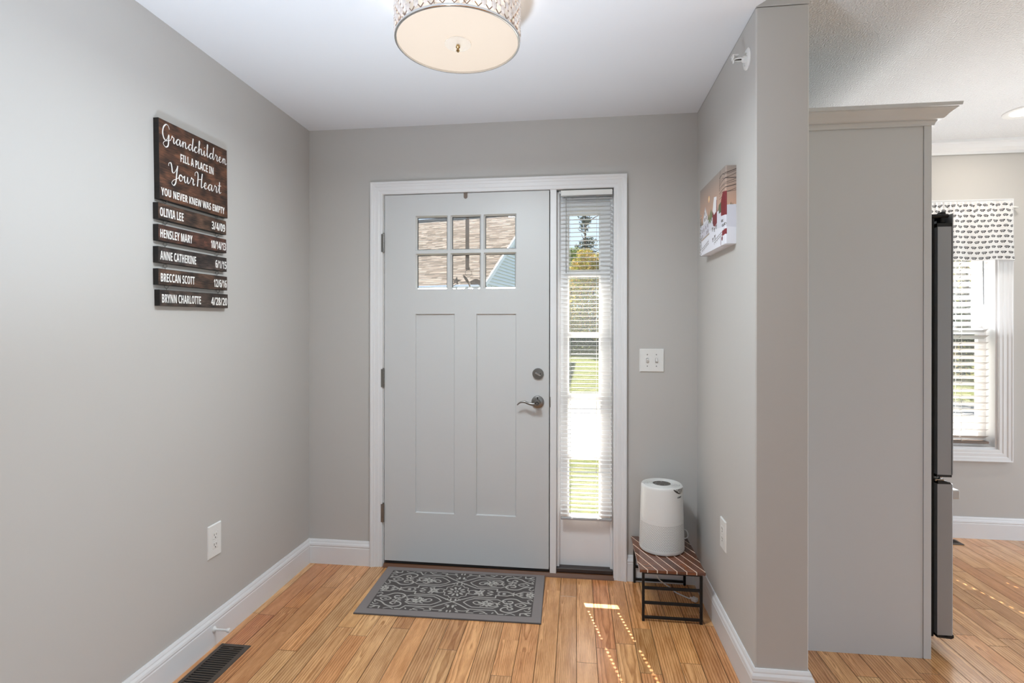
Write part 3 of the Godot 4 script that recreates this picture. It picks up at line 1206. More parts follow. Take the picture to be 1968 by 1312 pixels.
# ---------------------------------------------------------------- kitchen window, blind, valance
func kitchen_window() -> void:
	var W := struct_root("window_2")
	var x0 := 2.76
	var x1 := 3.697
	var y0 := 0.565
	var y1 := 2.065
	var b := Mb.new()
	var c := pv([0, 0, 0.011, 0.001, 0.013, 0.005, 0.013, 0.02, 0.016, 0.025, 0.016, 0.043, 0.02, 0.05, 0.021, 0.066, 0.024, 0.069, 0.024, 0.075, 0, 0.075])
	b.mould(c, Vector3(x0, y0, ZK), Vector3(x0, y1, ZK), Vector3.BACK, Vector3.LEFT, Vector2(0, -1), Vector2(0, 1))
	b.mould(c, Vector3(x0, y1, ZK), Vector3(x1, y1, ZK), Vector3.BACK, Vector3.UP, Vector2(0, -1), Vector2(0, 1))
	b.mould(c, Vector3(x1, y1, ZK), Vector3(x1, y0, ZK), Vector3.BACK, Vector3.RIGHT, Vector2(0, -1), Vector2(0, 1))
	b.mould(c, Vector3(x1, y0, ZK), Vector3(x0, y0, ZK), Vector3.BACK, Vector3.DOWN, Vector2(0, -1), Vector2(0, 1))
	part("casing", b, M.trim_white, W)
	b = Mb.new()
	b.plate(Rect2(x0, y0, x1 - x0, y1 - y0), [Rect2(x0 + 0.012, y0 + 0.012, x1 - x0 - 0.024, y1 - y0 - 0.024)], ZK - 0.001, ZK - 0.149)
	part("jamb", b, M.trim_white, W)
	b = Mb.new()
	b.plate(Rect2(x0 + 0.012, 1.29, x1 - x0 - 0.024, y1 - 1.302), [Rect2(x0 + 0.06, 1.33, x1 - x0 - 0.12, y1 - 1.39)], ZK - 0.105, ZK - 0.135)
	part("sash", b, M.trim_white, W)
	b = Mb.new()
	b.plate(Rect2(x0 + 0.012, y0 + 0.012, x1 - x0 - 0.024, 1.33 - y0 - 0.012), [Rect2(x0 + 0.06, y0 + 0.07, x1 - x0 - 0.12, 1.29 - y0 - 0.07)], ZK - 0.075, ZK - 0.104)
	part("sash", b, M.trim_white, W)
	b = Mb.new()
	b.span(Vector3(x0 + 0.055, 1.325, ZK - 0.122), Vector3(x1 - 0.055, y1 - 0.055, ZK - 0.118))
	part("pane", b, M.glass, W)
	b = Mb.new()
	b.span(Vector3(x0 + 0.055, y0 + 0.065, ZK - 0.092), Vector3(x1 - 0.055, 1.295, ZK - 0.088))
	part("pane", b, M.glass, W)

	var B := thing("wide_slat_blind", "white wide slatted blind in the kitchen window below the patterned valance", "blind")
	var zc := ZK - 0.028
	b = Mb.new()
	b.span(Vector3(2.775, 1.995, zc - 0.04), Vector3(3.682, 2.052, zc + 0.027), 0.003)
	part("headrail", b, M.plastic_white, B)
	var hx := [2.895, 3.133, 3.50]
	var sm := slat_mesh(2.79, 3.655, 0.0505, hx, 0.0065, 0.018, 0.001)
	var ks := mk("wide_slat_white", rgb(214, 214, 215), 0.45)
	ks.backlight_enabled = true
	ks.backlight = Color(0.15, 0.15, 0.15)
	var y := 0.635
	while y < 1.99:
		inst("slat", sm, ks, B, Transform3D(Basis(Vector3.RIGHT, -0.5), Vector3(0, y, zc)))
		y += 0.0425
	b = Mb.new()
	b.span(Vector3(2.79, 0.597, zc - 0.025), Vector3(3.655, 0.612, zc + 0.025), 0.003)
	part("bottom_rail", b, M.hanger_brown, B, "brownish bottom rail")
	for x in hx:
		b = Mb.new()
		for dz in [-0.0265, 0.0265]:
			b.span(Vector3(x - 0.0085, 0.612, zc + dz - 0.0007), Vector3(x - 0.0071, 2.0, zc + dz + 0.0007))
		part("ladder_cord", b, M.cord_white, B)
	b = Mb.new()
	b.tube([Vector3(3.603, 2.0, ZK + 0.012), Vector3(3.606, 1.7, ZK + 0.014), Vector3(3.608, 1.478, ZK + 0.014)], 0.0035, 8)
	part("tilt_wand", b, M.steel, B, "grey tilt wand")

	# valance
	var V := thing("window_valance", "white gathered fabric valance printed with black sheep over the kitchen window", "valance")
	b = Mb.new()
	b.tube([Vector3(2.70, 2.082, ZK + 0.045), Vector3(3.765, 2.082, ZK + 0.045), Vector3(3.785, 2.082, ZK + 0.035), Vector3(3.785, 2.082, ZK)], 0.006, 8)
	part("rod", b, M.plastic_white, V)
	var fab := mk("sheep_fabric", Color.WHITE, 0.85)
	fab.albedo_texture = sheep_texture()
	fab.backlight_enabled = true
	fab.backlight = Color(0.2, 0.2, 0.2)
	fab.rim_enabled = true
	fab.rim = 0.2
	b = Mb.new()
	var nx := 150
	var ny := 12
	var ph := func(t: float) -> float: return sin(t * 41.0) * 0.5 + sin(t * 67.0 + 1.3) * 0.3 + sin(t * 23.0 + 0.4) * 0.35
	var at := func(i: int, j: int) -> Vector3:
		var t := float(i) / nx
		var s := float(j) / ny      # 0 bottom .. 1 top
		var yb: float = 1.752 + 0.004 * sin(t * 30.0)
		var yt: float = 2.118 + 0.003 * sin(t * 170.0) + 0.003 * sin(t * 97.0)
		var yy := lerpf(yb, yt, s)
		var amp := 0.011 * (1.0 - 0.55 * s)
		var zz: float = ZK + 0.058 + amp * ph.call(t) - 0.004 * s
		if s > 0.88:
			zz += 0.004 * sin(t * 260.0)
		elif s > 0.72:
			zz += 0.0035 * sin(t * 260.0) * (s - 0.72) / 0.16
		var xx := 2.71 + t * 1.062 + 0.013 * t * (1.0 - s)
		if t > 0.97:
			zz -= (t - 0.97) / 0.03 * 0.05
		return Vector3(xx, yy, zz)
	for i in nx:
		for j in ny:
			var p := [at.call(i, j), at.call(i + 1, j), at.call(i + 1, j + 1), at.call(i, j + 1)]
			var uv := []
			for q in [[i, j], [i + 1, j], [i + 1, j + 1], [i, j + 1]]:
				uv.push_back(Vector2(float(q[0]) / nx * 1.45 / 0.30, -float(q[1]) / ny * 0.37 / 0.20))
			b.quad_uv(p[0], p[1], p[2], p[3], uv[0], uv[1], uv[2], uv[3])
			var g := Vector3(0, 0, -0.0012)
			b.quad_uv(p[3] + g, p[2] + g, p[1] + g, p[0] + g, uv[3], uv[2], uv[1], uv[0])
	part("fabric", b, fab, V)

func sheep_texture() -> ImageTexture:
	var S := 512
	var im := Image.create(S, S, false, Image.FORMAT_RGB8)
	im.fill(rgb(228, 228, 228))
	var r := RandomNumberGenerator.new()
	r.seed = 4
	var dark := rgb(40, 40, 42)
	for row in 6:
		for c in 6:
			var x := (c + 0.5 + (0.5 if row % 2 == 1 else 0.0)) * S / 6.0
			var y := (row + 0.5) * S / 6.0
			for dx in [-S, 0, S]:
				var p := Vector2(x + dx, y)
				if p.x < -60 or p.x > S + 60:
					continue
				# woolly body with outline, dark head and legs
				for k in 4:
					var q := p + Vector2(-15 + k * 9, 0)
					disc(im, q, 17.5, dark, 0.95)
				for k in 4:
					disc(im, p + Vector2(-15 + k * 9, 0), 11.5, rgb(150, 150, 152), 0.85)
				disc(im, p + Vector2(24, -4), 8.5, dark, 1.2)
				for l in [-16, -9, 8, 14]:
					fill_poly(im, pv([p.x + l - 2.5, p.y + 8, p.x + l + 2.5, p.y + 8, p.x + l + 2.5, p.y + 24, p.x + l - 2.5, p.y + 24]), dark)
	return tex(im)

# ---------------------------------------------------------------- windows behind the camera
func far_windows() -> void:
	var W := struct_root("window_3")
	var b := Mb.new()
	var r := Rect2(0.9, 0.6, 3.4, 1.7)
	b.plate(r, [Rect2(0.96, 0.66, 1.06, 1.58), Rect2(2.07, 0.66, 1.06, 1.58), Rect2(3.18, 0.66, 1.06, 1.58)], ZB + 0.12, ZB + 0.06)
	part("frame", b, M.trim_white, W)
	b = Mb.new()
	b.span(Vector3(0.93, 0.63, ZB + 0.088), Vector3(4.27, 2.27, ZB + 0.092))
	part("pane", b, M.glass, W)
	var P := struct_root("door_2")
	b = Mb.new()
	b.xf = Transform3D(Basis(Vector3.UP, -PI / 2), Vector3(XE, 0, 0))
	b.plate(Rect2(-0.3, 0.08, 2.6, 2.05), [Rect2(-0.24, 0.18, 1.19, 1.89), Rect2(1.05, 0.18, 1.19, 1.89)], -0.06, -0.12)
	part("frame", b, M.trim_white, P)
	b = Mb.new()
	b.span(Vector3(XE + 0.088, 0.15, -0.27), Vector3(XE + 0.092, 2.1, 2.27))
	part("pane", b, M.glass, P)

# ---------------------------------------------------------------- ceiling lamp
func lamp() -> void:
	var c := Vector3(0.6732, 2.25, 1.1325)
	var R := 0.2025
	var L := thing("drum_ceiling_light", "round drum ceiling light with crystal lattice shade and glowing frosted disc", "lamp", Vector3(c.x, H, c.z))
	var at := L.position
	var dif := mk("frosted_glow", rgb(170, 160, 148), 0.4)
	dif.emission_enabled = true
	dif.emission = rgb(255, 234, 212)
	dif.emission_energy_multiplier = 0.4
	dif.backlight_enabled = true
	dif.backlight = Color(0.3, 0.29, 0.27)
	var b := local(at)
	b.lathe(pv([0.0, -0.0035, 0.12, -0.0025, R - 0.006, 0.0, R - 0.006, 0.004, 0, 0.004]), c + Vector3(0, 0.002, 0), 64)
	var disk := part("diffuser", b, dif, L)
	b = local(at)
	var zflip := Basis.IDENTITY
	b.lathe(pv([R - 0.0055, -0.0035, R - 0.001, -0.0035, R + 0.0008, -0.002, R + 0.0008, 0.004, R - 0.0015, 0.006, R - 0.0055, 0.006, R - 0.0055, -0.0035]), c, 72, zflip)
	part("rim_ring", b, M.chrome, L)
	b = local(at)
	b.lathe(pv([R - 0.004, 0, R, 0, R, 0.005, R - 0.004, 0.005, R - 0.004, 0]), c + Vector3(0, 0.135, 0), 72)
	part("top_ring", b, M.chrome, L)
	# crossing wire lattice
	b = local(at)
	var n := 36
	for k in n:
		for s in [-1.0, 1.0]:
			var p := []
			for i in 13:
				var t := float(i) / 12.0
				var a: float = TAU * (k + s * t * 3.4) / n
				p.push_back(c + Vector3(cos(a) * (R - 0.002), 0.006 + t * 0.132, sin(a) * (R - 0.002)))
			b.tube(p, 0.0016, 5)
	var lat := part("lattice", b, mk("lattice_metal", rgb(150, 130, 118), 0.35, 0.6), L)
	# faceted crystals in the openings of the lattice
	var g := Mb.new()
	var fac := [Vector2(0, -0.0155), Vector2(0.0095, -0.006), Vector2(0.0095, 0.006), Vector2(0, 0.0155), Vector2(-0.0095, 0.006), Vector2(-0.0095, -0.006)]
	for i in 6:
		var p0 := Vector3(fac[i].x, fac[i].y, 0)
		var p1 := Vector3(fac[(i + 1) % 6].x, fac[(i + 1) % 6].y, 0)
		var q0 := p0 * 0.5 + Vector3(0, 0, 0.0045)
		var q1 := p1 * 0.5 + Vector3(0, 0, 0.0045)
		g.quad(p0, p1, q1, q0)
		g.tri(q0, q1, Vector3(0, 0, 0.0045))
		g.tri(p1, p0, Vector3(0, 0, -0.0045))
	var gm := g.mesh()
	var dh := 0.132 / 3.4
	for row in 6:
		for k in n:
			var a := TAU * (k + (0.5 if row % 2 == 0 else 0.0)) / n
			var pos := c + Vector3(cos(a) * (R - 0.001), 0.006 + (row + 1) * dh * 0.5 - (0.0 if row % 2 == 0 else 0.0), sin(a) * (R - 0.001)) - at
			inst("crystal", gm, M.crystal, lat, Transform3D(Basis(Vector3.UP, PI / 2 - a), pos))
	# finial
	b = local(at)
	b.lathe(pv([0, -0.0075, 0.043, -0.0075, 0.0435, -0.006, 0.0435, -0.003, 0.042, -0.002, 0, -0.002]), c, 36)
	var fg := mk("finial_glass", Color(1.0, 0.97, 0.93, 0.3), 0.08)
	fg.transparency = BaseMaterial3D.TRANSPARENCY_ALPHA
	part("finial_plate", b, M.finial_glass, L)
	b = local(at)
	b.lathe(pv([0, -0.031, 0.004, -0.030, 0.0062, -0.026, 0.004, -0.022, 0.0035, -0.019, 0.007, -0.016, 0.0065, -0.011, 0.005, -0.0075]), c, 20)
	part("finial_knob", b, mk("brass", rgb(176, 148, 104), 0.2, 1.0), L)
	# stem, canopy, sockets and bulbs
	b = local(at)
	b.lathe(pv([0, 0.02, 0.006, 0.02, 0.006, H - 2.25 - 0.02, 0.055, H - 2.25 - 0.012, 0.06, H - 2.25, 0, H - 2.25]), c, 32)
	part("canopy", b, M.chrome, L)
	var bulbm := mk("bulb", rgb(255, 235, 210), 0.3)
	bulbm.emission_enabled = true
	bulbm.emission = rgb(255, 214, 165)
	bulbm.emission_energy_multiplier = 0.9
	for k in 3:
		var a := TAU * k / 3.0 + 0.75
		var p := c + Vector3(cos(a) * 0.085, 0.075, sin(a) * 0.085)
		b = local(at)
		b.lathe(pv([0, -0.032, 0.013, -0.028, 0.018, -0.012, 0.016, 0.008, 0.009, 0.028, 0, 0.03]), p, 14)
		var bulb := part("bulb", b, bulbm, L)
		b = local(at)
		b.tube([p + Vector3(0, 0.028, 0), p + Vector3(0, 0.06, 0)], 0.010, 8)
		b.tube([p + Vector3(0, 0.05, 0), c + Vector3(0, 0.11, 0)], 0.004, 6)
		part("socket", b, M.chrome, bulb)
		var o := OmniLight3D.new()
		o.name = "bulb_light"
		o.position = p - at
		o.light_color = rgb(255, 244, 232)
		o.light_energy = 0.012
		o.light_size = 0.015
		o.omni_range = 12.0
		o.omni_attenuation = 2.0
		o.shadow_enabled = true
		L.add_child(o, true)
	# the glow of the disc itself
	var l := AreaLight3D.new()
	l.name = "disc_light"
	l.position = Vector3(0, c.y - H - 0.036, 0)
	l.rotation = Vector3(-PI / 2, 0, 0)
	l.area_size = Vector2(0.3, 0.3)
	l.light_color = rgb(236, 248, 254)
	l.light_energy = 1.7
	l.area_range = 12.0
	l.area_attenuation = 2.0
	l.shadow_enabled = true
	L.add_child(l, true)

# ---------------------------------------------------------------- signs on the left wall
func glyphs() -> Dictionary:
	return {
		"G": [1.62, [1.45, 2.0, 1.25, 2.5, 0.8, 2.6, 0.3, 2.0, 0.12, 1.0, 0.45, 0.12, 0.95, 0.25, 1.3, 1.1, 1.28, 0.2, 1.1, -0.75, 0.6, -1.05, 0.2, -0.65, 0.45, -0.2, 1.0, 0.05, 1.62, 0.3]],
		"r": [1.0, [0.0, 0.3, 0.22, 0.75, 0.32, 1.12, 0.42, 0.95, 0.66, 0.92, 0.7, 0.75, 0.62, 0.35, 0.7, 0.05, 0.85, 0.05, 1.0, 0.3]],
		"a": [1.3, [0.0, 0.3, 0.3, 0.75], [0.95, 0.85, 0.7, 1.0, 0.36, 0.8, 0.2, 0.35, 0.4, 0.0, 0.7, 0.2, 0.95, 0.98, 0.9, 0.4, 1.0, 0.03, 1.16, 0.08, 1.3, 0.3]],
		"n": [1.3, [0.0, 0.3, 0.18, 0.7, 0.3, 0.98, 0.3, 0.5, 0.27, 0.0], [0.27, 0.0, 0.4, 0.6, 0.65, 0.98, 0.84, 0.85, 0.82, 0.35, 0.94, 0.02, 1.14, 0.08, 1.3, 0.3]],
		"d": [1.35, [0.0, 0.3, 0.3, 0.75], [0.95, 0.85, 0.7, 1.0, 0.36, 0.8, 0.2, 0.35, 0.4, 0.0, 0.7, 0.2, 1.0, 1.1, 1.2, 2.2, 1.06, 1.2, 0.97, 0.4, 1.06, 0.03, 1.22, 0.08, 1.35, 0.3]],
		"c": [0.9, [0.0, 0.3, 0.25, 0.7], [0.78, 0.8, 0.64, 1.0, 0.36, 0.85, 0.18, 0.4, 0.36, 0.02, 0.62, 0.05, 0.9, 0.3]],
		"h": [1.3, [0.0, 0.3, 0.32, 1.1, 0.52, 1.9, 0.46, 2.25, 0.34, 2.0, 0.3, 1.0, 0.27, 0.0], [0.27, 0.0, 0.4, 0.6, 0.65, 0.98, 0.84, 0.85, 0.82, 0.35, 0.94, 0.02, 1.14, 0.08, 1.3, 0.3]],
		"i": [0.66, [0.0, 0.3, 0.24, 0.95, 0.24, 0.4, 0.32, 0.03, 0.48, 0.08, 0.66, 0.3], [0.3, 1.5, 0.36, 1.42]],
		"l": [0.7, [0.0, 0.3, 0.28, 1.0, 0.48, 1.9, 0.43, 2.25, 0.3, 2.0, 0.26, 1.0, 0.3, 0.15, 0.46, 0.03, 0.7, 0.3]],
		"e": [0.92, [0.0, 0.3, 0.34, 0.45, 0.62, 0.75, 0.54, 1.0, 0.3, 0.85, 0.19, 0.4, 0.38, 0.02, 0.64, 0.06, 0.92, 0.3]],
		"o": [1.0, [0.0, 0.3, 0.22, 0.7], [0.55, 1.0, 0.26, 0.8, 0.2, 0.3, 0.45, 0.0, 0.74, 0.3, 0.74, 0.75, 0.55, 1.0, 0.62, 0.8, 1.0, 0.75]],
		"u": [1.25, [0.0, 0.6, 0.25, 0.98, 0.22, 0.4, 0.36, 0.02, 0.6, 0.15, 0.84, 0.98], [0.84, 0.98, 0.82, 0.4, 0.92, 0.03, 1.08, 0.08, 1.25, 0.3]],
		"t": [0.75, [0.0, 0.3, 0.28, 1.0, 0.42, 1.9, 0.36, 1.0, 0.32, 0.3, 0.45, 0.02, 0.75, 0.25], [0.05, 1.2, 0.75, 1.32]],
		"Y": [1.55, [-0.15, 1.75, -0.1, 2.15, 0.25, 2.3, 0.42, 1.7, 0.5, 1.05, 0.8, 0.95, 1.2, 1.5, 1.5, 2.2], [1.5, 2.2, 1.3, 1.0, 1.1, -0.4, 0.7, -0.95, 0.35, -0.65, 0.7, -0.15, 1.25, 0.15, 1.55, 0.35]],
		"H": [1.6, [-0.15, 1.55, -0.1, 2.05, 0.25, 2.3, 0.48, 1.95, 0.42, 0.9, 0.3, 0.0], [1.42, 2.3, 1.26, 1.2, 1.18, 0.2, 1.32, 0.02, 1.6, 0.3], [0.3, 0.95, 0.8, 1.25, 1.32, 1.3]],
		" ": [0.2],
	}

# write cursive so that it fills the box from (0, 0) to (wide, tall) in the plane
func script_text(b: Mb, s: String, o: Vector3, e: Vector3, f: Vector3, g: Vector3, wide: float, tall: float) -> void:
	var gl := glyphs()
	var strokes := []
	var x := 0.0
	for ch in s:
		var d: Array = gl[ch]
		for k in range(1, d.size()):
			var q := PackedVector2Array()
			for p in smooth(pv(d[k]), 6):
				q.push_back(p + Vector2(x, 0))
			strokes.push_back(q)
		x += d[0]
	var lo := Vector2(9, 9)
	var hi := -lo
	for q in strokes:
		for p in q:
			lo = lo.min(p)
			hi = hi.max(p)
	var k := Vector2(wide / (hi.x - lo.x), tall / (hi.y - lo.y))
	var lift := 1.0
	for q in strokes:
		var z := PackedVector2Array()
		for p in q:
			z.push_back((p - lo) * k)
		b.stroke(z, 0.0022, 0.0052, o, e, f, g * lift)
		lift = 1.0 if lift > 2.0 else lift + 0.35

func signs() -> void:
	var xf := XL + 0.021
	var e := Vector3(0, 0.0205, -1).normalized()      # along the writing, hung slightly out of true
	var f := Vector3(0, 1, 0.0205).normalized()
	var g := Vector3(1, 0, 0)
	var o := Vector3(xf, 1.7800, 1.1025)
	var L := thing("wooden_plaque", "square brown wood plaque with white grandchildren lettering on the left wall", "sign", Vector3(XL, 1.92, 0.917))
	var at := L.position
	var b := local(at)
	plaque(b, o, e, f, 0.371, 0.289, 0.021, Color(0.20, 0.105, 0.06), 0, 0.0)
	part("board", b, M.stained_wood, L)
	b = local(at)
	var lt := g * 0.0006
	var pt := func(z: float, y: float) -> Vector3: return Vector3(xf, y, z)
	script_text(b, "Grandchildren", pt.call(1.089, 1.9735), Vector3(0, 0.047, -1).normalized(), f, lt, 0.350, 0.083)
	b.text("FILL A PLACE IN", pt.call(1.0027, 1.9440), Vector3(0, 0.0037, -0.1815), Vector3(0, 0.030, 0.0006), g)
	script_text(b, "Your Heart", pt.call(1.060, 1.8440), Vector3(0, 0.05, -1).normalized(), f, lt, 0.285, 0.080)
	b.text("YOU NEVER KNEW WAS EMPTY", pt.call(1.0955, 1.7950), Vector3(0, 0.0055, -0.343), Vector3(0, 0.0285, 0.0006), g)
	part("lettering", b, M.lettering, L, "white lettering")

	var rows := [
		["OLIVIA LEE", "3/4/09", 1.7075, 1.1085, 0.368, "topmost of the five dark wood name slats, ending in the date 3/4/09"],
		["HENSLEY MARY", "10/14/13", 1.6300, 1.1080, 0.369, "second dark wood name slat below the plaque, ending in the date 10/14/13"],
		["ANNE CATHERINE", "6/1/15", 1.5510, 1.1080, 0.371, "middle dark grey wood name slat of five, ending in the date 6/1/15"],
		["BRECCAN SCOTT", "12/6/16", 1.4715, 1.1075, 0.374, "fourth dark wood name slat with knots, ending in the date 12/6/16"],
		["BRYNN CHARLOTTE", "4/28/20", 1.3965, 1.1010, 0.372, "lowest of the five dark wood name slats, ending in the date 4/28/20"]]
	var ext := [[0.008, 0.122, 0.278, 0.360], [0.009, 0.168, 0.273, 0.364], [0.009, 0.188, 0.300, 0.368], [0.011, 0.180, 0.290, 0.369], [0.010, 0.208, 0.268, 0.366]]
	var tones := [Color(0.17, 0.11, 0.08), Color(0.18, 0.09, 0.066), Color(0.115, 0.095, 0.092), Color(0.165, 0.108, 0.075), Color(0.14, 0.11, 0.096)]
	for k in 5:
		var r: Array = rows[k]
		var q := Vector3(xf, r[2], r[3])
		var S := thing("name_slat", r[5], "sign", Vector3(XL, r[2] + 0.03, r[3] - 0.18), "name slats under the plaque")
		at = S.position
		b = local(at)
		plaque(b, q, e, f, r[4], 0.0585, 0.021, tones[k], [1, 3, 4, 6, 7][k], 0.2 + k * 0.17)
		part("board", b, M.stained_wood, S)
		b = local(at)
		var m: Array = ext[k]
		b.text(r[0], q + e * m[0] + f * 0.0115, e * (m[1] - m[0]), f * 0.0315, g)
		b.text(r[1], q + e * m[2] + f * 0.0105, e * (m[3] - m[2]), f * 0.0325, g)
		part("lettering", b, M.lettering, S, "white lettering")
		for t in [0.045, 0.325]:
			b = local(at)
			var h: Vector3 = q + e * t + f * 0.0585 - g * 0.011
			b.tube([h - f * 0.004, h + f * 0.006], 0.0012, 6)
			var ring := []
			for i in 12:
				ring.push_back(h + f * (0.0125 + sin(TAU * i / 12) * 0.0062) + g * cos(TAU * i / 12) * 0.006 + e * cos(TAU * i / 12) * 0.002)
			b.tube(ring, 0.0011, 6, true)
			part("screw_eye", b, M.nickel, S)

func plaque(b: Mb, o: Vector3, e: Vector3, f: Vector3, w: float, h: float, t: float, col: Color, k: int, s0: float) -> void:
	var g := Vector3(1, 0, 0)
	var c := 0.001
	var base := o - g * t
	b.col = col
	var p := [o + e * c + f * c, o + e * (w - c) + f * c, o + e * (w - c) + f * (h - c), o + e * c + f * (h - c)]
	var v0 := k * 0.131
	var v1 := v0 - h / 0.37
	b.quad_uv(p[0], p[1], p[2], p[3], Vector2(s0, v0), Vector2(s0 + w / 0.37, v0), Vector2(s0 + w / 0.37, v1), Vector2(s0, v1))
	b.col = Color(0.02, 0.014, 0.011)
	var q := [o - g * c, o + e * w - g * c, o + e * w + f * h - g * c, o + f * h - g * c]
	var r := [base, base + e * w, base + e * w + f * h, base + f * h]
	for i in 4:
		var j := (i + 1) % 4
		b.quad(q[i], q[j], p[j], p[i])
		b.quad(r[i], r[j], q[j], q[i])
	b.quad(r[3], r[2], r[1], r[0])

# ---------------------------------------------------------------- canvas on the right wall
func canvas() -> void:
	var x0 := 1.6392
	var z0 := 0.235
	var z1 := 0.667
	var C := thing("canvas_picture", "gallery wrapped canvas print of a snowy farmstead hanging on the right wall", "picture", Vector3(XR, 1.81, 0.45))
	var at := C.position
	var m := mk("canvas_print", Color.WHITE, 0.6)
	m.albedo_texture = farm_texture()
	var T := 0.041
	var total := (z1 - z0) + T + T
	var b := local(at)
	var yb := func(z: float) -> float: return 1.6520 + (z1 - z) * 0.021
	var yt := func(z: float) -> float: return 1.9590 + (z1 - z) * 0.0245
	# path round the far edge, the front, the near edge, with rounded corners
	var path := [[XR, z0, -T], [x0 + 0.006, z0, -0.006]]
	for k in 4:
		var a := PI / 2 * (k + 1) / 4.0
		path.push_back([x0 + 0.006 - sin(a) * 0.006, z0 + 0.006 - cos(a) * 0.006, 0.004 * (k + 1) / 4.0])
	for k in 4:
		var a := PI / 2 * k / 4.0
		path.push_back([x0 + 0.006 - cos(a) * 0.006, z1 - 0.006 + sin(a) * 0.006, z1 - z0 - 0.004 + 0.005 * k / 4.0])
	path.push_back([x0 + 0.006, z1, z1 - z0 + 0.002])
	path.push_back([XR, z1, z1 - z0 + T])
	for k in path.size() - 1:
		var p: Array = path[k]
		var q: Array = path[k + 1]
		var ua: float = (p[2] + T) / total
		var ub: float = (q[2] + T) / total
		b.quad_uv(Vector3(p[0], yb.call(p[1]), p[1]), Vector3(q[0], yb.call(q[1]), q[1]), Vector3(q[0], yt.call(q[1]), q[1]), Vector3(p[0], yt.call(p[1]), p[1]), Vector2(ua, 1), Vector2(ub, 1), Vector2(ub, 0), Vector2(ua, 0))
		b.quad_uv(Vector3(p[0], yt.call(p[1]), p[1]), Vector3(q[0], yt.call(q[1]), q[1]), Vector3(XR, yt.call(q[1]), q[1]), Vector3(XR, yt.call(p[1]), p[1]), Vector2(ua, 0.01), Vector2(ub, 0.01), Vector2(ub, 0.03), Vector2(ua, 0.03))
		b.quad_uv(Vector3(XR, yb.call(p[1]), p[1]), Vector3(XR, yb.call(q[1]), q[1]), Vector3(q[0], yb.call(q[1]), q[1]), Vector3(p[0], yb.call(p[1]), p[1]), Vector2(ua, 0.97), Vector2(ub, 0.97), Vector2(ub, 0.99), Vector2(ua, 0.99))
	part("canvas", b, m, C)
	b = local(at)
	b.span(Vector3(x0 + 0.012, 1.675, z0 + 0.01), Vector3(XR - 0.001, 1.945, z1 - 0.003))
	part("stretcher", b, M.edge_dark, C)

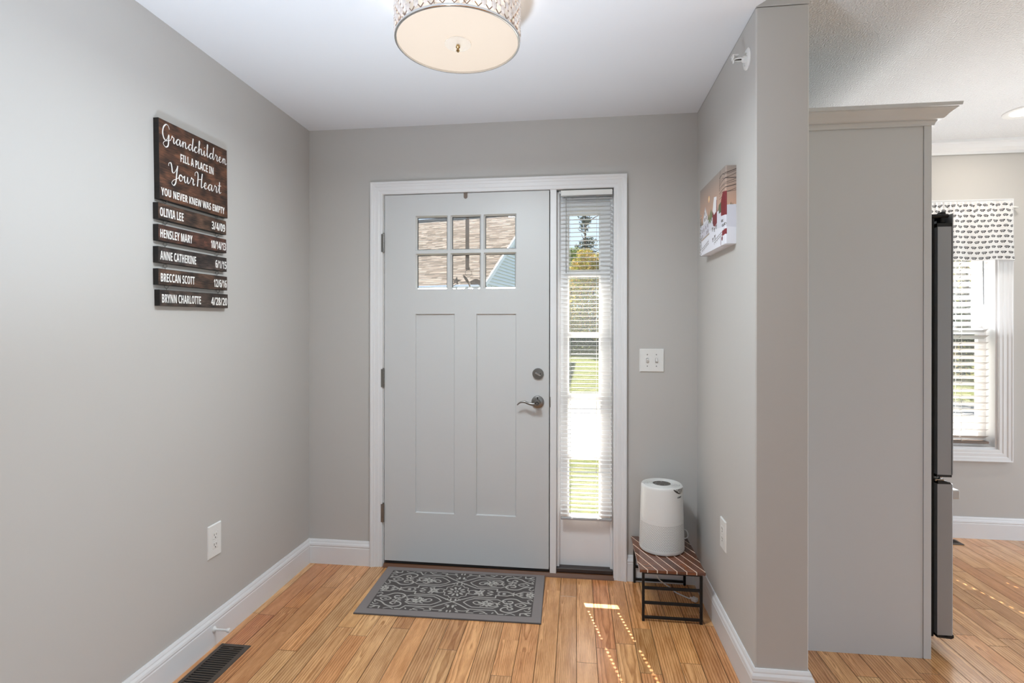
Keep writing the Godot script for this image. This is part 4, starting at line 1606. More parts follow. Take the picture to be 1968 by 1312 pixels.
func farm_texture() -> ImageTexture:
	var W := 720
	var S := 430
	var im := Image.create(W, S, false, Image.FORMAT_RGB8)
	var r := RandomNumberGenerator.new()
	r.seed = 12
	for y in S:
		var t := clampf(y / 230.0, 0, 1)
		im.fill_rect(Rect2i(0, y, W, 1), rgb(158, 146, 138).lerp(rgb(214, 170, 146), t))
	disc(im, Vector2(300, 105), 21, rgb(236, 188, 140))
	disc(im, Vector2(300, 105), 12, rgb(246, 222, 180))
	# far woods
	for k in 70:
		var x := r.randf_range(0, W)
		var h := r.randf_range(20, 60)
		fill_poly(im, pv([x - 12, 245, x, 245 - h, x + 12, 245]), rgb(112, 110, 92).lerp(rgb(150, 128, 110), r.randf()))
	# snow
	fill_poly(im, pv([0, 232, 250, 240, 470, 222, W, 214, W, S, 0, S]), rgb(222, 222, 232))
	fill_poly(im, pv([0, 330, 300, 300, W, 340, W, S, 0, S]), rgb(236, 236, 244))
	# farmhouse
	var wh := rgb(232, 230, 234)
	fill_poly(im, pv([150, 280, 150, 205, 205, 140, 262, 205, 262, 280]), wh)
	fill_poly(im, pv([105, 335, 105, 250, 300, 225, 300, 320]), rgb(214, 212, 222))
	fill_poly(im, pv([140, 210, 205, 130, 272, 208, 262, 212, 205, 146, 150, 214]), rgb(196, 188, 190))
	for p in [[188, 165], [172, 200], [200, 200], [228, 195], [125, 265], [165, 262], [215, 255], [262, 250], [125, 300], [240, 290], [270, 285]]:
		fill_poly(im, pv([p[0], p[1], p[0] + 12, p[1], p[0] + 12, p[1] + 22, p[0], p[1] + 22]), rgb(110, 92, 88))
	fill_poly(im, pv([100, 340, 100, 328, 310, 312, 310, 322]), rgb(176, 160, 150))
	# evergreens by the house
	for k in 26:
		var x := r.randf_range(285, 380)
		var y := r.randf_range(215, 262)
		fill_poly(im, pv([x - 9, y, x, y - 45, x + 9, y]), rgb(96, 108, 78).lerp(rgb(140, 146, 104), r.randf()))
	# barn with snow on its roof and a silo
	fill_poly(im, pv([388, 270, 388, 190, 420, 140, 488, 150, 488, 285, 440, 300]), rgb(128, 52, 58))
	fill_poly(im, pv([388, 195, 420, 120, 478, 128, 470, 215, 420, 225]), rgb(240, 236, 238))
	fill_poly(im, pv([400, 262, 424, 262, 424, 292, 400, 286]), rgb(96, 40, 46))
	# cows
	for p in [[385, 300], [430, 310], [470, 300], [395, 365], [440, 355]]:
		disc(im, Vector2(p[0], p[1]), 15, rgb(226, 222, 224), 0.6)
		disc(im, Vector2(p[0] - 4, p[1] - 1), 8, rgb(56, 52, 56), 0.7)
		disc(im, Vector2(p[0] + 13, p[1] - 4), 5, rgb(56, 52, 56))
		for l in [-9, -5, 6, 10]:
			fill_poly(im, pv([p[0] + l, p[1], p[0] + l + 3, p[1], p[0] + l + 3, p[1] + 18, p[0] + l, p[1] + 18]), rgb(70, 64, 66))
	# near trunk on the left edge
	for k in 160:
		disc(im, Vector2(r.randf_range(60, 100) + sin(k * 0.3) * 6, r.randf_range(150, S)), r.randf_range(2, 6), rgb(96, 92, 84).lerp(rgb(190, 188, 190), r.randf()))
	# fences
	for fx in [[120, 390, 290, 360], [430, 380, 640, 348]]:
		for dy in [0, 14]:
			pen(im, pv([fx[0], fx[1] + dy, fx[2], fx[3] + dy]), 3, rgb(104, 92, 88))
		for k in 7:
			var t := k / 6.0
			var p := Vector2(lerpf(fx[0], fx[2], t), lerpf(fx[1], fx[3], t))
			pen(im, PackedVector2Array([p + Vector2(0, -8), p + Vector2(0, 24)]), 4, rgb(96, 84, 80))
	# branches across the top right
	for k in 9:
		var y := 18.0 + k * 15
		var p := pv([W, y + r.randf_range(-8, 8), 655, y + 12 + r.randf_range(-8, 12), 600, y + 2 + r.randf_range(-6, 18), 540, y + 22])
		pen(im, smooth(p, 5), 4 if k % 3 == 0 else 2.2, rgb(66, 56, 52))
	pen(im, pv([560, 0, 548, 60, 540, 110]), 5, rgb(60, 52, 48))
	# near edge: red barn, cows, mailbox
	fill_poly(im, pv([575, 262, 575, 175, 612, 132, 665, 140, 665, 270]), rgb(126, 34, 42))
	fill_poly(im, pv([530, 240, 530, 190, 575, 180, 575, 240]), rgb(92, 100, 74))
	for p in [[590, 292], [612, 294], [632, 322], [606, 320], [652, 318]]:
		disc(im, Vector2(p[0], p[1]), 11, rgb(40, 36, 38), 0.7)
		disc(im, Vector2(p[0] + 6, p[1]), 4, rgb(230, 226, 226))
	fill_poly(im, pv([598, 352, 665, 346, 665, 376, 598, 380]), rgb(130, 30, 40))
	disc(im, Vector2(600, 392), 13, rgb(110, 28, 36))
	pen(im, pv([574, 380, 574, 425]), 7, rgb(110, 40, 40))
	return tex(im)

# ---------------------------------------------------------------- outlets, switch, sprinkler, stop, registers
func outlet(label: String, at: Vector3, turn: float, w: float, h: float) -> void:
	var O := thing("wall_outlet", label, "outlet", at)
	O.rotation.y = turn
	var b := Mb.new()       # local: x right, y up, z out of the wall
	b.plate(Rect2(-w * 0.5 + 0.003, -h * 0.5 + 0.003, w - 0.006, h - 0.006), [Rect2(-0.016, 0.0055, 0.032, 0.029), Rect2(-0.016, -0.0345, 0.032, 0.029)], 0.006, 0.0)
	var r := Rect2(-w * 0.5, -h * 0.5, w, h)
	bevel_ring(b, r, 0.0018, 0.003, 0.006)
	b.plate(r, [r.grow(-0.004)], 0.0018, 0.0)
	part("cover_plate", b, M.plastic_white, O)
	for y in [0.02, -0.02]:
		b = Mb.new()
		b.box(Vector3(0, y, 0.0035), Vector3(0.0318, 0.0285, 0.007), 0.002)
		var s := part("socket", b, M.plastic_white, O)
		b = Mb.new()
		b.box(Vector3(-0.0065, y + 0.004, 0.0068), Vector3(0.0022, 0.009, 0.0012))
		b.box(Vector3(0.0065, y + 0.004, 0.0068), Vector3(0.0022, 0.0075, 0.0012))
		b.lathe(pv([0.0028, 0, 0.0028, 0.0006, 0, 0.0006]), Vector3(0, y - 0.0075, 0.0068), 10, Basis(Vector3.RIGHT, PI / 2))
		part("slot", b, M.slot, s)
	b = Mb.new()
	b.lathe(pv([0.003, 0, 0.003, 0.0006, 0.001, 0.001, 0, 0.001]), Vector3(0, 0, 0.006), 10, Basis(Vector3.RIGHT, PI / 2))
	part("screw", b, M.plastic_white, O)

func small_fittings() -> void:
	outlet("white duplex wall outlet low on the left wall above the baseboard", Vector3(XL, 0.4325, 0.788), PI / 2, 0.080, 0.136)
	outlet("white duplex wall outlet low on the right wall near the wooden bench", Vector3(XR, 0.448, 0.498), -PI / 2, 0.080, 0.128)
	# double switch
	var S := thing("light_switch", "white double toggle light switch plate beside the door casing", "switch", Vector3(1.4500, 1.1555, 0))
	var b := Mb.new()
	var r := Rect2(-0.0623, -0.0602, 0.1246, 0.1204)
	var tg := [Rect2(-0.0285, -0.0125, 0.011, 0.025), Rect2(0.0175, -0.0125, 0.011, 0.025)]
	b.plate(r.grow(-0.003), tg, 0.006, 0.0)
	bevel_ring(b, r, 0.0018, 0.003, 0.006)
	b.plate(r, [r.grow(-0.004)], 0.0018, 0.0)
	part("cover_plate", b, M.plastic_white, S)
	for k in 2:
		var x: float = [-0.023, 0.023][k]
		b = Mb.new()
		b.xf = Transform3D(Basis(Vector3.RIGHT, 0.45 if k == 0 else -0.45), Vector3(x, 0, 0.007))
		b.box(Vector3(0, 0, 0.002), Vector3(0.0085, 0.02, 0.014), 0.002)
		part("toggle", b, M.plastic_white, S)
	for x in [-0.023, 0.023]:
		for y in [-0.03, 0.03]:
			b = Mb.new()
			b.lathe(pv([0.003, 0, 0.003, 0.0005, 0.001, 0.001, 0, 0.001]), Vector3(x, y, 0.006), 10, Basis(Vector3.RIGHT, PI / 2))
			part("screw", b, M.nickel, S)
	# sidewall sprinkler
	var P := thing("fire_sprinkler", "white sidewall fire sprinkler with round plate high on the right wall", "sprinkler", Vector3(XR, 2.3035, 0.803))
	var bz := Basis(Vector3.BACK, PI / 2)      # local y -> -x
	b = Mb.new()
	b.lathe(pv([0.038, 0, 0.0385, 0.003, 0.036, 0.006, 0.024, 0.008, 0.022, 0.004, 0, 0.004]), Vector3.ZERO, 40, bz)
	part("escutcheon", b, M.plastic_white, P)
	b = Mb.new()
	b.lathe(pv([0.012, 0.004, 0.012, 0.016, 0.008, 0.02, 0.006, 0.022, 0, 0.022]), Vector3.ZERO, 16, bz)
	for s in [-1.0, 1.0]:
		b.tube([Vector3(-0.016, 0, s * 0.009), Vector3(-0.03, 0, s * 0.012), Vector3(-0.042, 0, s * 0.008), Vector3(-0.05, 0, 0)], 0.0022, 6)
	part("sprinkler_body", b, M.plastic_white, P)
	b = Mb.new()
	b.lathe(pv([0.0026, 0.02, 0.0026, 0.044, 0, 0.044]), Vector3.ZERO, 8, bz)
	part("heat_bulb", b, M.slot, P, "dark heat bulb")
	b = Mb.new()
	b.box(Vector3(-0.052, 0.007, 0), Vector3(0.003, 0.012, 0.026), 0.001)
	b.box(Vector3(-0.045, 0.014, 0), Vector3(0.022, 0.0022, 0.026), 0.001)
	b.box(Vector3(-0.05, -0.006, 0), Vector3(0.003, 0.012, 0.012), 0.001)
	part("deflector", b, M.plastic_white, P)
	# door stop on the left baseboard
	var T := thing("door_stop", "white rigid door stop screwed to the left baseboard", "door stop", Vector3(XL + 0.015, 0.071, 0.806))
	var bx := Basis(Vector3.BACK, -PI / 2)     # local y -> +x
	b = Mb.new()
	b.lathe(pv([0.0125, 0, 0.0125, 0.002, 0.009, 0.006, 0.0052, 0.009, 0.0045, 0.012, 0.0045, 0.055, 0.006, 0.058]), Vector3.ZERO, 20, bx)
	part("stem", b, M.plastic_white, T)
	b = Mb.new()
	b.lathe(pv([0.0062, 0.056, 0.0082, 0.059, 0.0088, 0.066, 0.0075, 0.0705, 0, 0.0715]), Vector3.ZERO, 20, bx)
	part("rubber_tip", b, M.plastic_white, T)
	register("bronze floor register beside the left baseboard", Rect2(-0.4095, 0.785, 0.132, 0.31), true)
	register("brown floor register by the kitchen baseboard behind the fridge", Rect2(3.16, -0.80, 0.262, 0.085), false)

func register(label: String, r: Rect2, along: bool) -> void:
	var at := Vector3(r.get_center().x, 0, r.get_center().y)
	var R := thing("floor_register", label, "register", at)
	var b := Mb.new()
	b.xf = Transform3D(Basis(Vector3.RIGHT, Vector3.FORWARD, Vector3.UP), Vector3.ZERO)   # local z -> up
	var o := Rect2(-r.size * 0.5, r.size)
	var i := o.grow(-0.019)
	b.plate(o.grow(-0.004), [i], 0.0052, 0.0)
	var g := o.grow(-0.004)
	var c0 := [Vector3(o.position.x, o.position.y, 0.0008), Vector3(o.end.x, o.position.y, 0.0008), Vector3(o.end.x, o.end.y, 0.0008), Vector3(o.position.x, o.end.y, 0.0008)]
	var c1 := [Vector3(g.position.x, g.position.y, 0.0052), Vector3(g.end.x, g.position.y, 0.0052), Vector3(g.end.x, g.end.y, 0.0052), Vector3(g.position.x, g.end.y, 0.0052)]
	for k in 4:
		b.quad(c0[k], c0[(k + 1) % 4], c1[(k + 1) % 4], c1[k])
	part("frame", b, M.bronze, R)
	b = Mb.new()
	b.span(Vector3(i.position.x, 0.0003, i.position.y), Vector3(i.end.x, 0.0008, i.end.y))
	part("duct", b, M.black, R)
	var n := int((i.size.y if along else i.size.x) / 0.0125)
	for k in n:
		b = Mb.new()
		var t := (k + 0.5) / n - 0.5
		if along:
			b.xf = Transform3D(Basis(Vector3.RIGHT, 0.5), Vector3(0, 0.0028, t * i.size.y))
			b.box(Vector3.ZERO, Vector3(i.size.x, 0.0012, 0.004))
		else:
			b.xf = Transform3D(Basis(Vector3.BACK, 0.5), Vector3(t * i.size.x, 0.0028, 0))
			b.box(Vector3.ZERO, Vector3(0.004, 0.0012, i.size.y))
		part("louver", b, M.bronze, R)
	b = Mb.new()
	b.box(Vector3(0 if along else -i.size.x * 0.42, 0.0052, -i.size.y * 0.45 if along else 0.0), Vector3(0.02, 0.003, 0.006), 0.001)
	part("damper_tab", b, M.bronze, R)

# ---------------------------------------------------------------- bench
func bench() -> void:
	var x0 := 1.3425
	var x1 := 1.6285
	var z0 := 0.014
	var z1 := 0.405
	var yt := 0.238
	var B := thing("low_bench", "low side bench with a striped walnut top on a black metal frame in the corner", "bench", Vector3((x0 + x1) * 0.5, 0, (z0 + z1) * 0.5))
	var at := B.position
	mk("inlay_maple", rgb(238, 226, 206), 0.25)
	# diagonal strips: brown boards and pale inlays
	var dir := Vector2(0.42, 1.0).normalized()
	var nor := Vector2(dir.y, -dir.x)          # to the right
	var step := 0.0425 * nor.x
	var rect := pv([x0, z0, x1, z0, x1, z1, x0, z1])
	var a0 := Vector2(1.5027, 0.400).dot(nor)  # a pale line passes here
	var k := -14
	var r := RandomNumberGenerator.new()
	r.seed = 8
	while k < 14:
		var a := a0 + k * step
		for pc in [[a - 0.0016, a + 0.0016, true], [a + 0.0017, a + step - 0.0017, false]]:
			var band := PackedVector2Array([nor * pc[0] - dir * 2.0, nor * pc[1] - dir * 2.0, nor * pc[1] + dir * 2.0, nor * pc[0] + dir * 2.0])
			var cut := Geometry2D.intersect_polygons(rect, band)
			if cut.is_empty():
				continue
			var b := local(at)
			var inlay: bool = pc[2]
			if inlay:
				b.col = Color(0.80, 0.70, 0.58)
			else:
				var d := r.randf_range(0.7, 1.35)
				b.col = Color(0.205 * d, 0.092 * d, 0.052 * d)
			b.uvx = Transform2D(0.0, Vector2(0.7, 0.25), 0.0, Vector2(r.randf(), r.randf()))
			b.prism(cut[0], Vector3(0, yt - 0.0125, 0), Vector3.RIGHT, Vector3.BACK, Vector3(0, 0.0125 if not inlay else 0.0127, 0))
			part("inlay" if inlay else "top_strip", b, M.inlay_maple if inlay else M.wood_satin, B)
		k += 1
	# two end frames with rails, joined along the top
	var y1 := yt - 0.0125
	for z in [0.022, 0.386]:
		for x in [1.3605, 1.6130]:
			var b := local(at)
			b.span(Vector3(x - 0.0058, 0, z - 0.0058), Vector3(x + 0.0058, y1, z + 0.0058), 0.001)
			part("leg", b, M.black_metal, B)
		for y in [0.2195, 0.1495, 0.083, 0.0175]:
			var b := local(at)
			b.span(Vector3(1.3663, y - 0.0055, z - 0.0052), Vector3(1.6072, y + 0.0055, z + 0.0052), 0.001)
			part("rail", b, M.black_metal, B)
	for x in [1.3605, 1.6130]:
		var b := local(at)
		b.span(Vector3(x - 0.0052, 0.2145, 0.0278), Vector3(x + 0.0052, y1, 0.3802), 0.001)
		part("side_rail", b, M.black_metal, B)

# ---------------------------------------------------------------- air purifier
func purifier() -> void:
	var c := Vector3(1.478, 0.2385, 0.150)
	var P := thing("air_purifier", "white round air purifier with a perforated base standing on the low bench", "air purifier", c)
	var hgt := 0.318
	var rad := func(y: float) -> float: return lerpf(0.1085, 0.0985, clampf(y / hgt, 0, 1))
	# perforated lower shell: ring of slots, real holes
	var b := Mb.new()
	b.lathe(pv([0, 0, 0.098, 0, 0.105, 0.003, 0.1083, 0.010, 0.1078, 0.022]), Vector3.ZERO, 64)
	var rows := 20
	var cols := 84
	var ya := 0.022
	var yb := 0.142
	for j in rows:
		var y0 := lerpf(ya, yb, float(j) / rows)
		var y1 := lerpf(ya, yb, float(j + 1) / rows)
		for i in cols:
			var off := 0.5 if j % 2 == 1 else 0.0
			hole_cell(b, rad, (i + off) / cols, (i + 1 + off) / cols, y0, y1)
	b.lathe(PackedVector2Array([Vector2(rad.call(yb), yb), Vector2(rad.call(0.158), 0.158), Vector2(rad.call(0.158) - 0.0012, 0.1585), Vector2(rad.call(0.16) - 0.0012, 0.1605), Vector2(rad.call(0.16), 0.161), Vector2(rad.call(hgt - 0.012), hgt - 0.012), Vector2(rad.call(hgt) - 0.001, hgt - 0.004), Vector2(rad.call(hgt) - 0.004, hgt), Vector2(0.092, hgt), Vector2(0.092, hgt - 0.006)]), Vector3.ZERO, 84)
	part("body", b, M.plastic_white, P)
	b = Mb.new()
	b.lathe(pv([0.1005, 0.015, 0.0985, 0.15, 0, 0.15]), Vector3.ZERO, 48)
	part("filter", b, M.slot, P)
	# top grille: concentric rings over a dark cavity, with a display in the middle
	b = Mb.new()
	b.lathe(pv([0.092, hgt - 0.009, 0, hgt - 0.009]), Vector3.ZERO, 40)
	part("cavity", b, M.slot, P)
	b = Mb.new()
	for k in 6:
		var r0 := 0.0475 + k * 0.0076
		b.lathe(pv([r0 + 0.0048, hgt - 0.006, r0 + 0.0048, hgt - 0.0005, r0 + 0.004, hgt, r0 + 0.0008, hgt, r0, hgt - 0.0005, r0, hgt - 0.006]), Vector3.ZERO, 64)
	for k in 24:
		var a := TAU * k / 24
		b.xf = Transform3D(Basis(Vector3.UP, a), Vector3.ZERO)
		b.box(Vector3(0.068, hgt - 0.005, 0), Vector3(0.048, 0.003, 0.0022))
	b.xf = Transform3D.IDENTITY
	part("top_grille", b, M.plastic_white, P)
	b = Mb.new()
	b.lathe(pv([0.0455, hgt - 0.008, 0.0455, hgt + 0.0002, 0.0435, hgt + 0.001, 0.043, hgt, 0, hgt - 0.0005]), Vector3.ZERO, 48)
	part("display_ring", b, M.plastic_white, P)
	b = Mb.new()
	b.lathe(pv([0.0428, hgt - 0.001, 0.0428, hgt + 0.0006, 0, hgt + 0.0006]), Vector3.ZERO, 48)
	var scr := mk("display_dark", rgb(72, 69, 64), 0.25)
	var dp := part("display", b, scr, P, "dark round control display")
	b = Mb.new()
	for k in 7:
		var a := TAU * k / 7 + 0.3
		b.lathe(pv([0.004, 0, 0.004, 0.0003, 0, 0.0003]), Vector3(cos(a) * 0.03, hgt + 0.0006, sin(a) * 0.03), 10)
	part("button_mark", b, M.nickel, dp)
	# scooped vent on the right front of the rim: dark recess with white ribs
	var front := 0.69           # angle of the vent, measured from +x towards +z
	b = Mb.new()
	var shp := func(t: float) -> float: return 0.004 + 0.026 * pow(sin(PI * clampf(t, 0, 1)), 0.8)
	for k in 12:
		var t0 := k / 12.0
		var t1 := (k + 1) / 12.0
		var f0 := front + (t0 - 0.5) * 0.95
		var f1 := front + (t1 - 0.5) * 0.95
		var p := []
		for q in [[f0, shp.call(t0)], [f1, shp.call(t1)], [f1, 0.0045], [f0, 0.0045]]:
			var yy: float = hgt - q[1]
			var rr: float = rad.call(yy) + 0.0006
			p.push_back(Vector3(cos(q[0]) * rr, yy, sin(q[0]) * rr))
		b.quad(p[1], p[0], p[3], p[2])
	part("side_vent", b, M.slot, P, "dark side vent")
	b = Mb.new()
	for k in 7:
		var t := (k + 0.5) / 7.0
		var f := front + (t - 0.5) * 0.85
		var f2 := f - 0.10
		var h2: float = shp.call(t) * 0.96
		var a := Vector3(cos(f) * (rad.call(hgt) + 0.0012), hgt - 0.004, sin(f) * (rad.call(hgt) + 0.0012))
		var d := Vector3(cos(f2) * (rad.call(hgt - h2) + 0.0012), hgt - h2, sin(f2) * (rad.call(hgt - h2) + 0.0012))
		b.tube([a, a.lerp(d, 0.5) * Vector3(1.004, 1, 1.004), d], 0.0019, 6)
	part("vent_rib", b, M.plastic_white, P)
	# small dark maker's word
	b = Mb.new()
	var fa := 0.76
	var ly := hgt - 0.048
	var word := "KONOFT"
	for k in word.length():
		var f := fa + 0.13 - k * 0.052
		var rr: float = rad.call(ly) + 0.0003
		var out := Vector3(cos(f), 0, sin(f))
		var right := Vector3(out.z, 0, -out.x)
		b.text(word[k], out * rr + Vector3(0, ly, 0) - right * 0.0021, right * 0.0042, Vector3(0, 0.0075, 0), out, false, 0.0004)
	part("lettering", b, M.black, P, "black lettering")
	# cord: loop behind, then down to the floor and to the plug by the right wall
	b = Mb.new()
	var pts := []
	var ctl := [Vector3(0.05, 0.05, -0.1), Vector3(0.13, 0.055, -0.112), Vector3(0.148, 0.024, -0.11), Vector3(0.125, 0.008, -0.11), Vector3(0.03, 0.006, -0.122), Vector3(-0.04, 0.006, -0.132), Vector3(-0.055, -0.012, -0.147), Vector3(-0.05, -0.08, -0.10), Vector3(-0.019, -0.153, -0.03), Vector3(0.0137, -0.1875, -0.03), Vector3(0.0466, -0.208, -0.03), Vector3(0.072, -0.2345, -0.042), Vector3(0.0989, -0.2352, -0.0143), Vector3(0.132, -0.2335, 0.02)]
	var cv := Curve3D.new()
	for i in ctl.size():
		var t: Vector3 = (ctl[mini(i + 1, ctl.size() - 1)] - ctl[maxi(i - 1, 0)]) * 0.17
		cv.add_point(ctl[i], -t, t)
	for q in cv.tessellate(4, 6.0):
		pts.push_back(q)
	b.tube(pts, 0.0028, 8)
	var cd := part("power_cord", b, M.plastic_white, P)
	b = Mb.new()
	b.xf = Transform3D(Basis(Vector3.UP, -0.7), Vector3(0.150, -0.2275, 0.036))
	b.box(Vector3(0, 0, 0), Vector3(0.028, 0.019, 0.024), 0.004)
	b.box(Vector3(-0.018, 0, 0), Vector3(0.014, 0.010, 0.010), 0.003)
	part("plug", b, M.plastic_white, cd)

func hole_cell(b: Mb, rad: Callable, u0: float, u1: float, y0: float, y1: float) -> void:
	var pt := func(s: float, t: float) -> Array:
		var a := -TAU * lerpf(u0, u1, s)
		var y := lerpf(y0, y1, t)
		var r: float = rad.call(y)
		var n := Vector3(cos(a), 0.03, -sin(a))
		return [Vector3(cos(a) * r, y, -sin(a) * r), n]
	var o := [pt.call(0, 0), pt.call(0.5, 0), pt.call(1, 0), pt.call(1, 0.5), pt.call(1, 1), pt.call(0.5, 1), pt.call(0, 1), pt.call(0, 0.5)]
	var i := [pt.call(0.40, 0.24), pt.call(0.5, 0.18), pt.call(0.60, 0.24), pt.call(0.66, 0.5), pt.call(0.60, 0.76), pt.call(0.5, 0.82), pt.call(0.40, 0.76), pt.call(0.34, 0.5)]
	var z := Vector2.ZERO
	for k in 8:
		var m := (k + 1) % 8
		b.raw(o[k][0], i[m][0], o[m][0], o[k][1], i[m][1], o[m][1], z, z, z)
		b.raw(o[k][0], i[k][0], i[m][0], o[k][1], i[k][1], i[m][1], z, z, z)

# ---------------------------------------------------------------- doormat
func doormat() -> void:
	var D := thing("doormat", "dark grey doormat with pale scroll pattern and grey border before the front door", "doormat", Vector3(0.4655, 0, 0.2435))
	D.rotation.y = 0.022
	var m := mk("mat_print", Color.WHITE, 0.85)
	m.albedo_texture = mat_texture()
	bumpy_uv(m, 0.05)
	var w := 0.868
	var d := 0.486
	var b := Mb.new()
	var x := w * 0.5
	var z := d * 0.5
	var t := 0.0065
	var e := 0.0025
	b.quad_uv(Vector3(-x + e, t, z - e), Vector3(x - e, t, z - e), Vector3(x - e, t, -z + e), Vector3(-x + e, t, -z + e), Vector2(0, 1), Vector2(1, 1), Vector2(1, 0), Vector2(0, 0))
	part("woven_top", b, m, D)
	b = Mb.new()
	var o := [Vector3(-x, 0.0045, z), Vector3(x, 0.0045, z), Vector3(x, 0.0045, -z), Vector3(-x, 0.0045, -z)]
	var i := [Vector3(-x + e, t, z - e), Vector3(x - e, t, z - e), Vector3(x - e, t, -z + e), Vector3(-x + e, t, -z + e)]
	var g := Vector3(0, -0.0042, 0)
	for k in 4:
		var n := (k + 1) % 4
		b.quad(o[k], o[n], i[n], i[k])
		b.quad(o[k] + g, o[n] + g, o[n], o[k])
	b.quad(o[3] + g, o[2] + g, o[1] + g, o[0] + g)
	mk("mat_edge", rgb(92, 86, 84), 0.8)
	part("rubber_edge", b, M.mat_edge, D)

func bumpy_uv(m: StandardMaterial3D, cm: float) -> void:
	var f := FastNoiseLite.new()
	f.seed = 2
	f.frequency = 0.4
	var t := NoiseTexture2D.new()
	t.width = 512
	t.height = 512
	t.noise = f
	m.heightmap_enabled = true
	m.heightmap_texture = t
	m.heightmap_scale = cm

